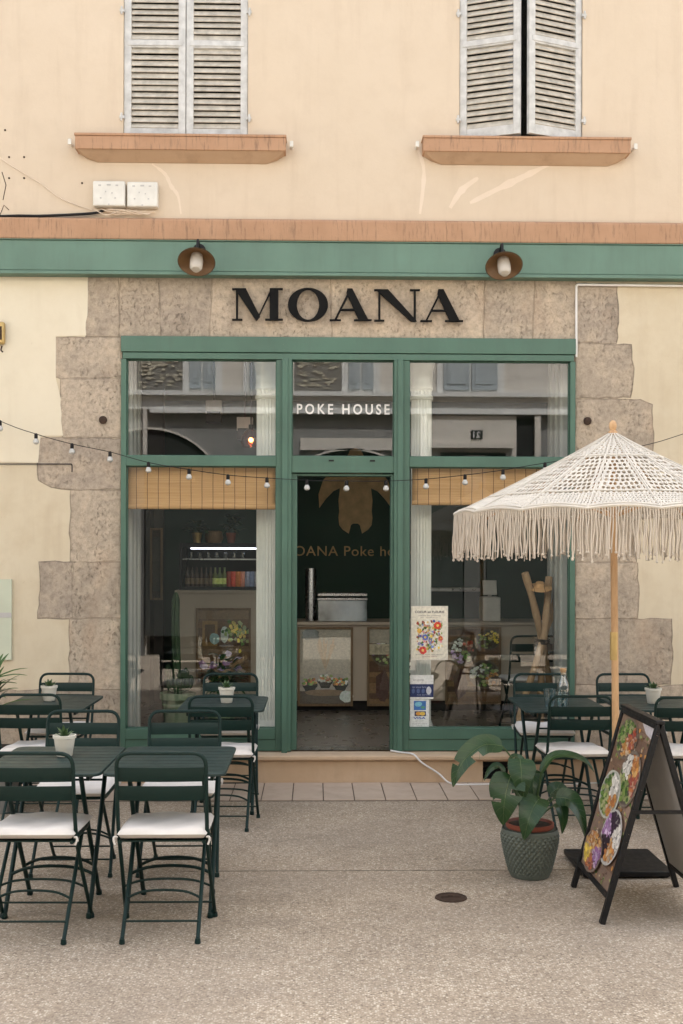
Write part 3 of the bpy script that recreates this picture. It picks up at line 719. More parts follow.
def column(px, label):
    c = V((X(px, .42), .42, FZ)); e = empty('white_column', c, label, 'column', 'fluted white columns inside the windows')
    r = .083; mb = MB(); seg = 80; H = 3.5 - FZ; prof = []
    zs = [0.18, H - .42]; vs = []; fs = []
    for z in zs:
        for k in range(seg):
            a = 2 * math.pi * k / seg; rr = r * (1 - .085 * (.5 + .5 * math.cos(a * 20))); vs.append((c.x + rr * math.cos(a), c.y + rr * math.sin(a), FZ + z))
    fs = [(k, (k + 1) % seg, seg + (k + 1) % seg, seg + k) for k in range(seg)]
    mb.add(vs, fs); mb.build('shaft', M['colwhite'], e, 50)
    mb = MB(); zc = Z(398, .42)
    mb.lathe([(r + .004, zc - .02), (r + .012, zc - .012), (r + .012, zc + .012), (r + .004, zc + .02)], (c.x, c.y, 0), 32); mb.build('collar', M['colwhite'], e)
    mb = MB(); t = 3.49
    mb.lathe([(r, t - .42), (r + .012, t - .40), (r + .006, t - .36), (r + .01, t - .26), (r + .03, t - .16), (r + .05, t - .1), (r + .05, t)], (c.x, c.y, 0), 32); mb.build('capital', M['colwhite'], e)
    mb = MB(); mb.lathe([(r + .04, FZ), (r + .04, FZ + .06), (r + .015, FZ + .1), (r + .02, FZ + .13), (r, FZ + .185)], (c.x, c.y, 0), 32); mb.build('base', M['colwhite'], e)
column(266.5, 'fluted white column in the window beside the drinks shelf'); column(421, 'fluted white column in the window behind the floral poster')

# ------------------------------------------------------------------ printed sheets
def sheet(name, basis, w, h, art, label, cat, group=None, thick=.002, paper=(.72, .68, .58), parent=None, pm='print'):
    o, U, W, N = basis; mb = MB(); mb.col = paper
    mb.prism([o + U * a + W * b for a, b in ((-w / 2, -h / 2), (w / 2, -h / 2), (w / 2, h / 2), (-w / 2, h / 2))], N * thick)
    ly = [thick + .0003]
    def poly(pts, col):
        mb.col = col; mb.add([o + U * (a * w) + W * (b * h) + N * ly[0] for a, b in pts], [list(range(len(pts)))]); ly[0] += .000012
    def blob(cx, cy, rx, ry, col, n=9, j=.2, ph=0):
        poly([(cx + rx * math.cos(2 * math.pi * k / n + ph) * random.uniform(1 - j, 1 + j), cy + ry * math.sin(2 * math.pi * k / n + ph) * random.uniform(1 - j, 1 + j)) for k in range(n)], col)
    def text(s_, cx, cy, tw, th, col, sp=1.0, bold=0):
        mb.col = col; text_mb(s_, cx * w, cy * h, tw * w, th * h, ly[0], .001, sp, bold, mb, False, basis); ly[0] += .00002
    art(poly, blob, text)
    ob = mb.build(name, M[pm], parent, 0)
    if label: tag(ob, label, cat, group)
    return ob
def wallbasis(px0, px1, py0, py1, Y):
    a = P(px0, py1, Y); b = P(px1, py0, Y); return (V(((a.x + b.x) / 2, Y, (a.z + b.z) / 2)), EX.copy(), EZ.copy(), V((0, -1, 0))), b.x - a.x, b.z - a.z
def rc(cols): 
    c = random.choice(cols); k = random.uniform(.75, 1.25); return [min(1, x * k) for x in c]
GREENS = [(.10, .20, .04), (.20, .29, .07), (.05, .11, .025), (.28, .34, .12), (.36, .36, .18)]; REDS = [(.42, .07, .04), (.46, .16, .06), (.32, .09, .07), (.5, .3, .22)]
ORANGES = [(.56, .26, .07), (.46, .18, .06), (.62, .38, .15), (.55, .42, .3)]; PURPLES = [(.40, .25, .45), (.30, .14, .32), (.55, .42, .58)]; WHITES = [(.75, .72, .66), (.68, .65, .6)]
BROWNS = [(.16, .08, .04), (.10, .05, .03), (.22, .12, .06)]; YELLOWS = [(.75, .55, .08), (.70, .50, .15)]
def bowl(poly, blob, cx, cy, rx, ry, rim, secs, n=150):
    blob(cx, cy, rx, ry, rim, 28, .015); blob(cx, cy, rx * .9, ry * .9, [c * .6 for c in rim], 28, .015)
    ph = random.uniform(0, 6)
    for k in range(n):
        a = random.uniform(0, 2 * math.pi); r = math.sqrt(random.random()) * .84; sec = secs[int(((a + ph) % (2 * math.pi)) / (2 * math.pi) * len(secs)) % len(secs)]
        s_ = random.uniform(.05, .13); blob(cx + rx * r * math.cos(a), cy + ry * r * math.sin(a), rx * s_ * 1.2, ry * s_, rc(sec), 6, .35, random.uniform(0, 3))
random.seed(11)
# floral poster and card stickers on the glass
def art_floral(poly, blob, text):
    poly([(-.47, -.475), (.47, -.475), (.47, .475), (-.47, .475)], (.76, .72, .60))
    text('COEUR en FLEURIE', 0, .39, .80, .042, (.05, .04, .05), 1.0, .02)
    text('marche des createurs', 0, .325, .6, .026, (.22, .18, .18)); text('du quartier', 0, .285, .5, .022, (.22, .18, .18))
    for k in range(230):
        x = random.uniform(-.33, .33); y = random.uniform(-.34, .22); s_ = random.uniform(.015, .04)
        blob(x, y, s_, s_ * .75, rc(GREENS + REDS + [(.10, .12, .40), (.22, .30, .62), (.75, .30, .35)] + YELLOWS + WHITES), 6, .4)
    for x, y, s_, c in ((.22, .14, .15, (.62, .06, .03)), (-.18, -.32, .15, (.65, .07, .06)), (-.12, -.08, .12, (.13, .17, .48)), (-.28, .04, .09, (.75, .42, .06)), (.25, -.27, .14, (.80, .78, .66)), (-.05, .2, .12, (.82, .8, .7)), (.3, -.1, .09, (.66, .10, .08)), (.02, -.14, .08, (.16, .2, .5)), (-.28, -.2, .06, (.2, .24, .5))):
        for k in range(9):
            a = k * .7; blob(x + s_ * .38 * math.cos(a), y + s_ * .27 * math.sin(a), s_ * .32, s_ * .24, rc([c]), 7, .3)
        blob(x, y, s_ * .25, s_ * .18, rc(YELLOWS), 7, .2)
    text('grande fete des fleurs', 0, -.40, .75, .02, (.2, .17, .17)); text('entree libre', .0, -.435, .4, .02, (.3, .1, .1))
bs, w, h = wallbasis(411, 448, 606, 660, GY - .006); sheet('poster', bs, w, h, art_floral, 'cream poster with bright red and blue flowers stuck on the shop glass', 'poster')
def art_blue(poly, blob, text):
    poly([(-.5, -.42), (.5, -.42), (.5, .12), (-.5, .12)], (.02, .035, .11))
    blob(.3, -.15, .11, .17, (.55, .57, .62), 12, .05)
    for x in (-.36, -.15, .06): blob(x, -.17, .07, .1, (.08, .12, .26), 10, .08)
    text('on vous livre', -.1, .0, .6, .09, (.35, .38, .5)); text('nos services', .1, -.32, .6, .07, (.3, .33, .45))
    text('avis clients', -.15, .3, .45, .08, (.3, .3, .32))
bs, w, h = wallbasis(410, 433.5, 675, 699, GY - .006); sheet('window_sticker', bs, w, h, art_blue, 'white and navy blue sticker on the shop glass under the floral poster', 'sticker', None, .001, (.75, .75, .72))
def art_card(poly, blob, text):
    poly([(-.30, .12), (.34, .12), (.34, .46), (-.30, .46)], (.05, .16, .42)); blob(-.06, .34, .2, .09, (.20, .50, .62), 12, .1); blob(.18, .22, .12, .05, (.10, .30, .20), 10, .1)
    poly([(-.26, .08), (.34, .08), (.34, -.10), (-.26, -.10)], (.03, .04, .10)); blob(-.06, -.01, .14, .07, (.62, .30, .06), 16, .0); blob(.16, -.01, .14, .07, (.72, .50, .10), 16, .0)
    text('VISA', 0, -.17, .66, .085, (.03, .10, .38), 1.0, .03)
    text('carte bancaire', 0, -.27, .4, .03, (.2, .3, .25)); text('sans contact', 0, -.38, .8, .035, (.3, .3, .3)); text('merci', 0, -.45, .3, .03, (.2, .2, .2))
bs, w, h = wallbasis(410, 429, 699.8, 727, GY - .006); sheet('window_sticker', bs, w, h, art_card, 'narrow white payment-card sticker on the glass just above the green rail', 'sticker', None, .001, (.72, .74, .72))

# ------------------------------------------------------------------ interior furniture
CY = 2.3
e = empty('counter', (X(360, CY), CY, FZ), 'long beige serving counter hung with framed pictures', 'counter')
cz = Z(622, CY); x0, x1 = X(258, CY), X(548, CY)
mb = MB(); mb.box(x0, x1, CY, CY + .6, FZ + .1, cz - .03); mb.build('counter_front', M['intbeige'], e, 30)
mb = MB(); mb.box(x0, x1 + .02, CY - .03, CY + .65, cz - .03, cz); mb.build('counter_top', M['intbeige'], e, 30, .003)
mb = MB(); mb.box(x0 + .01, x1 - .01, CY + .05, CY + .5, FZ, FZ + .1); mb.build('plinth', M['dark'], e, 30)
e = empty('bar_unit', (X(217, CY), CY, FZ), 'tall beige bar front under the drinks shelf', 'bar unit')
bz = Z(590.5, CY)
mb = MB(); mb.box(X(176, CY), x0 - .005, CY, CY + .6, FZ + .08, bz - .03); mb.build('bar_front', M['intbeige'], e, 30)
mb = MB(); mb.box(X(175, CY), x0 - .005, CY - .02, CY + .62, bz - .03, bz); mb.build('bar_top', M['intbeige'], e, 30, .003)
e = empty('drinks_shelf', (X(220, CY), CY + .1, bz), 'black open drinks shelf with a thin lit white strip', 'drinks shelf')
xs0, xs1 = X(178.5, CY), X(262, CY); zt = Z(543, CY); ys = CY + .06
mb = MB(); mb.box(xs0, xs0 + .03, ys, ys + .4, bz + .002, zt); mb.box(xs1 - .03, xs1, ys, ys + .4, bz + .002, zt); mb.box(xs0 + .03, xs1 - .03, ys, ys + .4, zt - .05, zt - .002); mb.box(xs0 + .03, xs1 - .03, ys + .38, ys + .4, bz + .03, zt - .05); mb.box(xs0 + .03, xs1 - .03, ys, ys + .4, bz + .002, bz + .03)
mb.build('shelf_case', M['black'], e, 30, .002)
zs = Z(559, CY); mb = MB(); mb.box(xs0 + .03, xs1 - .03, ys + .03, ys + .38, zs - .012, zs); mb.build('shelf_board', M['steel'], e, 30)
mb = MB(); mb.box(X(190, CY), xs1 - .05, ys - .006, ys - .001, Z(549.5, CY), Z(548, CY)); mb.build('light_strip', M['led'], e, 0)
random.seed(5)
cols = [(.02, .012, .01)] * 5 + [(.03, .02, .012), (.05, .06, .015), (.04, .06, .02), (.06, .08, .03), (.16, .03, .02), (.35, .06, .04), (.30, .10, .03), (.35, .16, .12), (.16, .18, .24), (.14, .17, .25), (.22, .22, .24)]
lbs = ['dark bottle'] * 6 + ['green-labelled bottle'] * 3 + ['red can'] * 3 + ['pink can'] + ['blue-grey can'] * 3
for k, c in enumerate(cols):
    xx = xs0 + .07 + k * (xs1 - xs0 - .13) / (len(cols) - 1); hh = .19 if k < 9 else .15; r = .026
    mb = MB(); mb.col = c; b0 = (xx, ys + .1 + random.uniform(-.015, .015), bz + .031)
    if k < 9:
        mb.lathe([(r, 0), (r, .025)], b0, 14); mb.col = (.30, .34, .12) if k >= 6 else (.07, .05, .03); mb.lathe([(r + .0005, .025), (r + .0005, .085)], b0, 14); mb.col = c
        mb.lathe([(r, .085), (r, .11), (.012, .145), (.011, hh), (0, hh)], b0, 14)
    else: mb.lathe([(r * .85, 0), (r, .01), (r, hh - .012), (r * .85, hh), (0, hh)], b0, 14)
    tag(mb.build('drink_bottle' if k < 9 else 'drink_can', M['vbottle']), {'dark bottle': 'dark glass bottle among the bottles at the start of the drinks shelf row', 'green-labelled bottle': 'bottle with a pale green label in the middle of the drinks shelf', 'red can': 'red and orange drink can on the drinks shelf', 'pink can': 'pale pink drink can beside the red cans on the drinks shelf', 'blue-grey can': 'blue-grey drink can by the white column on the drinks shelf'}[lbs[k]], 'bottle' if k < 9 else 'can', lbs[k] + ' row on the drinks shelf')
for k in range(7):
    xx = xs0 + .1 + k * .085; mb = MB(); mb.lathe([(.022, 0), (.026, .06), (.024, .06), (.02, .004), (0, .004)], (xx, ys + .15, zs + .001), 12)
    tag(mb.build('drinking_glass', M['thin']), 'small clear tumbler on the upper board of the drinks shelf', 'glass', 'tumblers on the drinks shelf')

# leafy helpers
def leaf(mb, path, width, up, nu=6, nv=14, cup=.18, prof=None, splits=0, twist=0):
    pts = smoothpath(path, max(3, nv // (len(path) - 1))); n = len(pts) - 1; up = V(up)
    prof = prof or (lambda t: math.sin(math.pi * min(1, t * .96 + .04) ** .8) ** .75)
    rows = []
    for i, p in enumerate(pts):
        t = i / n; tan = (pts[min(i + 1, n)] - pts[max(i - 1, 0)]).normalized(); side = tan.cross(up).normalized(); nor = side.cross(tan).normalized()
        w = width * prof(t) / 2 * (1 + .02 * math.sin(t * 19))
        cut = 0
        rows.append([p + side * (w * u * (.8 if cut and abs(u) > .9 else 1)) + nor * (cup * abs(u) ** 1.3 * w + .022 * w * math.sin(t * 13 + u * 3)) for u in [(-1 + 2 * k / nu) for k in range(nu + 1)]])
    vs = [q for r_ in rows for q in r_]; fs = []; cs = []
    for j in range(n):
        for i in range(nu):
            if splits and ((j in (int(n * .38), int(n * .38) + 1) and i < 3) or (j == int(n * .6) and i >= nu - 3)): continue
            a = j * (nu + 1) + i; fs.append((a, a + 1, a + nu + 2, a + nu + 1)); cs.append((0, 0, 0))
    mb.add(vs, fs, cs)
    # raised midrib and side veins, pale
    off = [(pts[i] + ((pts[min(i + 1, n)] - pts[max(i - 1, 0)]).normalized().cross(up).normalized().cross((pts[min(i + 1, n)] - pts[max(i - 1, 0)]).normalized())) * .0006) for i in range(n + 1)]
    mb.col = (.8, 0, 0); mb.tube(off, [max(.0006, width * .014 * (1 - i / n * .8)) for i in range(n + 1)], 5)
    if width > .08:
        mb.col = (.35, 0, 0)
        for j in range(2, n - 1, 2):
            for s_ in (0, nu):
                q = [rows[j][nu // 2], rows[min(n, j + 1)][(nu // 2 + s_) // 2], rows[min(n, j + 2)][s_]]
                mb.tube(q, .0008, 4, cap=False)
    mb.col = (0, 0, 0)
def rosette(mb, c, n, L, w, tilt0, tilt1, up=.0):
    for k in range(n):
        a = k * 2.4; t = k / n; el = R(tilt0 + (tilt1 - tilt0) * t); l = L * random.uniform(.75, 1.1)
        d = V((math.cos(a) * math.cos(el), math.sin(a) * math.cos(el), math.sin(el))); c = V(c)
        leaf(mb, [c, c + d * l * .5 + V((0, 0, .06 * l)), c + d * l], w, (0, 0, 1) if el < 1.2 else (math.cos(a), math.sin(a), .1), 4, 6, .35, lambda q: (.75 + .5 * math.sin(math.pi * q)) * (1 - q ** 3))
def bush(mb, c, rad, h, n, L, w):
    for k in range(n):
        a = random.uniform(0, 6.28); e = random.uniform(.1, 1.45); r = random.uniform(.2, 1); c = V(c)
        b = c + V((math.cos(a) * rad * r * math.cos(e), math.sin(a) * rad * r * math.cos(e), h * r * math.sin(e))); d = V((math.cos(a), math.sin(a), random.uniform(-.3, .9))).normalized(); l = L * random.uniform(.6, 1.2)
        leaf(mb, [b, b + d * l * .5, b + d * l + V((0, 0, -.3 * l))], w, (0, 0, 1), 2, 4, .2)
def pot_plant(name, loc, label, cat, pot_prof, potmat, plant, plantmat, group=None, soil_z=None, soil_r=None):
    e = empty(name, loc, label, cat, group); mb = MB(); mb.lathe(pot_prof, loc, 32); mb.build('pot', potmat, e, 40)
    if soil_z: mb = MB(); mb.lathe([(soil_r, soil_z - .004), (soil_r * .5, soil_z + .003), (0, soil_z + .004)], loc, 20); mb.build('soil', M['soil'], e)
    mb = MB(); mb.col = (0, 0, 0); plant(mb, V(loc)); mb.build('plant', plantmat, e, 60); return e
# objects standing on the drinks shelf
random.seed(8)
def smallpot(col): return [(.035, 0), (.05, .09), (.052, .1), (.046, .1), (.04, .085), (0, .085)]
pot_plant('shelf_plant', (X(197, CY + .2), CY + .2, zt), 'trailing plant in a yellow pot on top of the drinks shelf', 'plant', smallpot(0), M['brass'], lambda m, l: bush(m, l + V((0, 0, .1)), .12, .12, 40, .08, .03), M['leaf'])
pot_plant('shelf_plant', (X(231, CY + .2), CY + .2, zt), 'bushy plant in a terracotta pot on top of the drinks shelf', 'plant', smallpot(0), M['terra'], lambda m, l: bush(m, l + V((0, 0, .1)), .12, .2, 50, .08, .03), M['leaf'])
mb = MB(); c = (X(214, CY + .2), CY + .2, zt); mb.lathe([(.07, 0), (.09, .05), (.08, .11), (.05, .12), (.045, .1), (0, .1)], c, 18); tag(mb.build('wicker_basket', M['framewood']), 'small round brown basket on top of the drinks shelf', 'basket')
# framed pictures on the counter fronts
def framed(px0, px1, py0, py1, art, label, fm='framewood', bgc=(.5, .45, .38), Y=None):
    Y = CY - .004 if Y is None else Y; bs, w, h = wallbasis(px0, px1, py0, py1, Y)
    e = empty('framed_picture', (bs[0].x, Y, bs[0].z - h / 2), label, 'picture', 'framed pictures on the counter')
    s_ = .022; mb = MB(); o = bs[0]
    for a, b, c, d in ((-w / 2, -w / 2 + s_, -h / 2, h / 2), (w / 2 - s_, w / 2, -h / 2, h / 2), (-w / 2 + s_, w / 2 - s_, -h / 2, -h / 2 + s_), (-w / 2 + s_, w / 2 - s_, h / 2 - s_, h / 2)): mb.box(o.x + a, o.x + b, Y - .02, Y, o.z + c, o.z + d)
    mb.build('frame', M[fm], e, 30, .002)
    ob = sheet('print', (V((o.x, Y - .001, o.z)), bs[1], bs[2], bs[3]), w - 2 * s_ + .002, h - 2 * s_ + .002, art, None, None, None, .003, bgc, e, 'printin')
    mb = MB(); mb.box(o.x - w / 2 + s_, o.x + w / 2 - s_, Y - .0135, Y - .0125, o.z - h / 2 + s_, o.z + h / 2 - s_); mb.build('picture_glass', M['thin'], e, 0)
random.seed(21)
def art_table(poly, blob, text):
    poly([(-.5, -.32), (.5, -.32), (.5, -.5), (-.5, -.5)], (.10, .07, .05)); blob(-.3, .42, .2, .08, (.16, .16, .15), 10, .3)
    poly([(-.5, -.15), (-.2, -.1), (.3, -.1), (.5, -.2), (.5, -.33), (-.5, -.33)], (.36, .30, .26))
    for k in range(40): a = random.uniform(-.35, .35); poly([(0, -.05), (a * .5 + .02, .3 + random.uniform(-.1, .12)), (a * .5, .3)], (.42, .30, .2))
    for x, y in ((-.3, -.2), (0, -.15), (.3, -.19)):
        blob(x, y - .05, .15, .06, (.03, .025, .02), 14, .05); poly([(x - .15, y - .04), (x + .15, y - .04), (x + .08, y - .14), (x - .08, y - .14)], (.03, .025, .02))
        for k in range(30): blob(x + random.uniform(-.13, .13), y + random.uniform(-.05, .03), .03, .018, rc(GREENS + REDS + ORANGES + WHITES), 6, .3)
    blob(0, -.35, .4, .045, (.24, .15, .09), 20, .03); blob(.42, -.4, .14, .08, (.6, .6, .56), 14, .1)
framed(297.5, 353, 627, 706, art_table, 'framed picture of three black bowls under a pale sky, on the counter in the doorway', bgc=(.40, .34, .28))
def art_brown(poly, blob, text):
    for k in range(14): y = -.5 + k / 14; poly([(-.5, y), (.5, y), (.5, y + .066), (-.5, y + .066)], rc(BROWNS))
    bowl(poly, blob, -.2, .2, .28, .2, (.13, .09, .06), [GREENS, REDS, WHITES, PURPLES], 70); bowl(poly, blob, .22, -.12, .30, .2, (.16, .11, .08), [GREENS, ORANGES, GREENS, WHITES], 80)
    blob(-.25, -.25, .14, .2, (.10, .05, .04), 10, .2); bowl(poly, blob, .3, .36, .25, .14, (.1, .08, .06), [YELLOWS, GREENS], 50)
def art_menu(poly, blob, text):
    art_brown(poly, blob, text); poly([(-.5, .16), (.5, .16), (.5, .30), (-.5, .30)], (.46, .38, .28)); text('MOANA', 0, .23, .8, .09, (.36, .29, .2), 1.1, .02); poly([(-.5, .31), (.5, .31), (.5, .5), (-.5, .5)], (.36, .30, .24))
framed(367, 424, 627, 706, art_menu, 'framed picture with a pale title band over dark food, half hidden by the door post', bgc=(.12, .07, .04))
framed(445, 501, 627, 704, art_brown, 'framed picture of green salad bowls seen through the window beside the floral poster', bgc=(.12, .07, .04))
def art_flow(poly, blob, text):
    art_menu_bg = [poly([(-.5, y), (.5, y), (.5, y + .126), (-.5, y + .126)], rc(BROWNS)) for y in [-.5 + k / 8 for k in range(8)]]
    poly([(-.42, .0), (-.12, .0), (-.12, .35), (-.42, .35)], (.30, .16, .06)); poly([(-.37, .05), (-.17, .05), (-.17, .3), (-.37, .3)], (.12, .06, .03)); blob(-.18, .1, .1, .08, (.30, .42, .42), 12, .1); blob(.02, .16, .08, .12, (.55, .54, .48), 12, .08)
    for k in range(60): blob(.25 + random.gauss(0, .11), .2 + random.gauss(0, .07), .035, .028, rc(YELLOWS + GREENS), 6, .3)
    for k in range(25): blob(random.uniform(-.4, .4), random.uniform(-.4, -.1), .08, .04, rc(BROWNS + PURPLES + [(.4, .3, .24)]), 7, .4)
    poly([(-.3, -.5), (.45, -.12), (.48, -.17), (-.2, -.5)], (.36, .2, .1))
framed(196, 251, 608, 684, art_flow, 'framed picture of yellow flowers on the bar front under the drinks shelf', bgc=(.10, .05, .03))
for px0, px1, py0, py1, lb in ((150, 163, 528, 600, 'tall dark framed panel in the dim passage beside the drinks shelf'),):
    framed(px0, px1, py0, py1, lambda p, b, t: p([(-.4, -.4), (.4, -.4), (.4, .4), (-.4, .4)], (.05, .04, .03)), lb, bgc=(.05, .03, .02), Y=2.59)
# things on the counter
mb = MB(); c = (X(311, CY + .25), CY + .25, cz); mb.lathe([(.055, 0), (.055, .5), (.05, .52), (0, .52)], c, 20); tag(mb.build('cup_dispenser', M['steel']), 'tall shiny steel cylinder standing on the counter in the doorway', 'dispenser')
e = empty('glass_display', (X(342, CY + .2), CY + .2, cz), 'glass food display case with a steel top on the counter', 'display case')
a, b = X(318, CY + .2), X(367, CY + .2); h = Z(593, CY + .2) - cz
mb = MB();  mb.box(a, a + .006, CY + .15, CY + .5, cz + .004, cz + h - .07); mb.box(b - .006, b, CY + .15, CY + .5, cz + .004, cz + h - .07); mb.build('case_glass', M['thin'], e, 0)
mb = MB(); mb.box(a - .005, b + .005, CY + .13, CY + .5, cz + h - .068, cz + h - .045); mb.box(a - .002, b + .002, CY + .14, CY + .5, cz + h - .03, cz + h); mb.box(a, b, CY + .3, CY + .5, cz + .002, cz + .1); mb.build('case_top', M['steel'], e, 30, .004)
mb = MB(); mb.box(a + .02, b - .02, CY + .44, CY + .46, cz + .1, cz + h - .07); mb.build('case_back', M['boxgrey'], e, 0)
M['caseglass'] = paint('frosted_case_front', (.12, .155, .145), .1, .5, 5, 0, 0, .8)
mb = MB(); mb.add([(a + .004, CY + .12, cz + .002), (b - .004, CY + .12, cz + .002), (b - .004, CY + .155, cz + h - .07), (a + .004, CY + .155, cz + h - .07)], [(0, 1, 2, 3)]); mb.build('front_panel', M['caseglass'], e, 0, 0, .006)
e = empty('cash_register', (X(491, CY + .2), CY + .2, cz), 'pale grey cash register on the counter behind the umbrella fringe', 'cash register')
a, b = X(482, CY + .2), X(500, CY + .2); mb = MB(); mb.box(a, b, CY + .15, CY + .4, cz, cz + .24); mb.build('body', M['whiteplastic'], e, 30, .01)
mb = MB(); mb.obox(((a + b) / 2, CY + .28, cz + .33), (.14, .02, .15), Matrix.Rotation(R(-15), 3, 'X')); mb.tube([((a + b) / 2, CY + .28, cz + .24), ((a + b) / 2, CY + .28, cz + .3)], .02, 8); mb.build('screen', M['whiteplastic'], e, 30, .004)
mb = MB(); mb.box(X(428, BW - .4), X(480, BW - .4), BW - .4, BW - .1, 1.35, 1.39); mb.mi = 1; mb.box(X(428, BW - .4), X(480, BW - .4), BW - .41, BW - .401, 1.36, 1.38)
tag(mb.build('back_shelf', [M['intwhite'], M['steel']], None, 30), 'narrow pale shelf on the dark wall behind the counter', 'shelf')
# wall text and emblem on the dark green wall
mb = MB(); text_mb('MOANA Poke house', X(349.5, BW), Z(551, BW), X(416.5, BW) - X(283, BW), .115, BW - .022, .012, 1.08, .004, mb)
tag(mb.build('wall_lettering', M['gold'], None, 0), 'gold lettering reading MOANA Poke house on the dark green back wall', 'lettering')
tc = P(355.5, 502, BW - .03); k = 1 / 85.0
half = [(0, 62), (7, 60), (11, 52), (10, 44), (18, 41), (30, 36), (44, 20), (50, 2), (49, -16), (40, -4), (30, 6), (21, 10), (23, -6), (22, -20), (23, -28), (22, -38), (17, -44), (9, -49), (6, -38), (3, -36), (0, -36)]
pts = [(x_, y_) for x_, y_ in half] + [(-x_, y_) for x_, y_ in reversed(half[1:-1])]
mb = MB(); mb.prism([tc + V((x_ * k * .72, 0, (y_ + 8) * k * .75)) for x_, y_ in pts], (0, .02, 0)); tag(mb.build('turtle_emblem', M['gold'], None, 0), 'gold turtle silhouette on the dark green back wall above the gold lettering', 'emblem')
# pendant and speakers
pc = P(251, 440, .9)
e = empty('pendant_lamp', pc, 'glowing amber glass pendant lamp behind the upper window', 'pendant lamp')
mb = MB(); mb.lathe([(.02, .1), (.05, .08), (.085, .03), (.09, -.02), (.07, -.06), (.062, -.06), (.082, -.02), (.078, .028), (.045, .072), (.015, .09)], pc, 24); mb.build('lamp_shade', M['amber'], e)
mb = MB(); mb.lathe([(0, -.02), (.014, -.014), (.02, 0), (.014, .014), (0, .02)], pc, 16); mb.build('bulb', M['warm'], e)
mb = MB(); mb.tube([pc + V((0, 0, .08)), (pc.x, pc.y, 3.52)], .006, 6); mb.lathe([(.022, .085), (.02, .13)], pc, 12); mb.build('cord', M['black'], e)
for px, py, Y, lb in ((245, 429, 1.3, 'black and white loudspeaker hanging near the glowing pendant lamp'), (214, 412, 1.5, 'white loudspeaker hanging from the ceiling in the middle of the upper window')):
    c = P(px, py, Y); e = empty('loudspeaker', c, lb, 'loudspeaker', 'loudspeakers under the shop ceiling')
    mb = MB(); mb.box(c.x - .07, c.x + .07, Y - .05, Y + .05, c.z - .02, c.z + .1); mb.mi = 1; mb.box(c.x - .062, c.x + .062, Y - .056, Y - .051, c.z - .09, c.z - .0); mb.box(c.x - .07, c.x + .07, Y - .05, Y + .05, c.z - .1, c.z - .021); mb.build('speaker_body', [M['whiteplastic'], M['black']], e, 30, .004)
    mb = MB(); mb.tube([(c.x, Y, c.z + .1), (c.x, Y, 3.52)], .008, 6); mb.build('bracket', M['black'], e)
# coat stand of branches
CSY = .55
e = empty('coat_stand', (X(543, CSY), CSY, FZ), 'tripod stand of three pale peeled branches tied together inside the window', 'coat stand')
for (a, ya), (b, yb) in ((((525, 573), .45), ((562, 728), .75)), (((549, 577), .60), ((513, 728), .35)), (((561, 577), .7), ((541, 722), .45))):
    p, q = P(*a, ya), P(*b, yb); q.z = FZ; mid = P(542, 641, .56) + V((random.uniform(-.02, .02), (ya + yb) / 2 - .56, 0))
    pth = smoothpath([p, p.lerp(mid, .5) + V((.008, 0, 0)), mid, q.lerp(mid, .5) - V((.01, 0, 0)), q], 5)
    mb = MB(); mb.tube(pth, [.030 * (1 + .09 * math.sin(i * 1.3)) for i in range(len(pth))], 12); mb.build('branch', M['branch'], e)
kn = P(542, 641, .56); mb = MB()
for i in range(3): mb.tube([kn + V((.055 * math.cos(a), .13 * math.sin(a), -.014 + .014 * i)) for a in [2 * math.pi * j / 18 for j in range(18)]], .008, 6, True)
mb.build('rope', M['black'], e)
hc = P(540, 586, .5); mb = MB(); mb.lathe([(.0, .03), (.035, .03), (.05, .0), (.10, -.012), (.10, -.018), (.0, -.014)], hc, 20, Matrix.Rotation(R(20), 3, 'X')); tag(mb.build('straw_hat', M['bamboo']), 'small straw hat hanging on the branch coat stand', 'hat')
# cactus and leafy plant just inside the window
def cactus(mb, l):
    def stem(pts, r):
        path = smoothpath(pts, 6); n = len(path); vs = []; fs = []; seg = 40; prev = V((1, 0, 0))
        for i, p in enumerate(path):
            t = (path[min(i + 1, n - 1)] - path[max(i - 1, 0)]).normalized(); a = (prev - t * prev.dot(t)).normalized(); prev = a; b = t.cross(a); k = min(1, (n - 1 - i) / 3 + .25)
            for j in range(seg):
                th = 2 * math.pi * j / seg; rr = r * k * (1 + .16 * math.cos(8 * th)); vs.append(p + a * rr * math.cos(th) + b * rr * math.sin(th))
        for i in range(n - 1):
            for j in range(seg): m_ = (j + 1) % seg; fs.append((i * seg + j, i * seg + m_, (i + 1) * seg + m_, (i + 1) * seg + j))
        fs.append([(n - 1) * seg + j for j in range(seg)]); mb.add(vs, fs)
    s = l + V((0, 0, .35)); stem([s, s + V((-.01, 0, .3)), s + V((-.02, 0, .62)), s + V((-.015, 0, .85))], .03)
    for dx, h in ((.07, .22), (-.08, .25), (.11, .16), (-.03, .18), (.04, .2)): stem([s + V((0, 0, .03)), s + V((dx * .8, .02, .06)), s + V((dx, 0, h))], .026)
l = V((X(178, .75), .75, FZ)); pot_plant('potted_cactus', l, 'tall green cactus in a ribbed pale green pot inside the window', 'cactus', [(.09, 0), (.125, .25), (.13, .26), (.125, .275), (.135, .30), (.148, .31), (.15, .36), (.14, .365), (.13, .345), (0, .345)], M['potgreen'], cactus, M['cactus'])
random.seed(12)
l = V((X(222, .7), .7, FZ)); pot_plant('indoor_plant', l, 'bushy leafy plant in a pot inside the window behind the back table', 'plant', [(.09, 0), (.13, .34), (.12, .34), (.11, .32), (0, .32)], M['potgreen'], lambda m, l_: bush(m, l_ + V((0, 0, .36)), .18, .32, 130, .11, .035), M['leaf'])

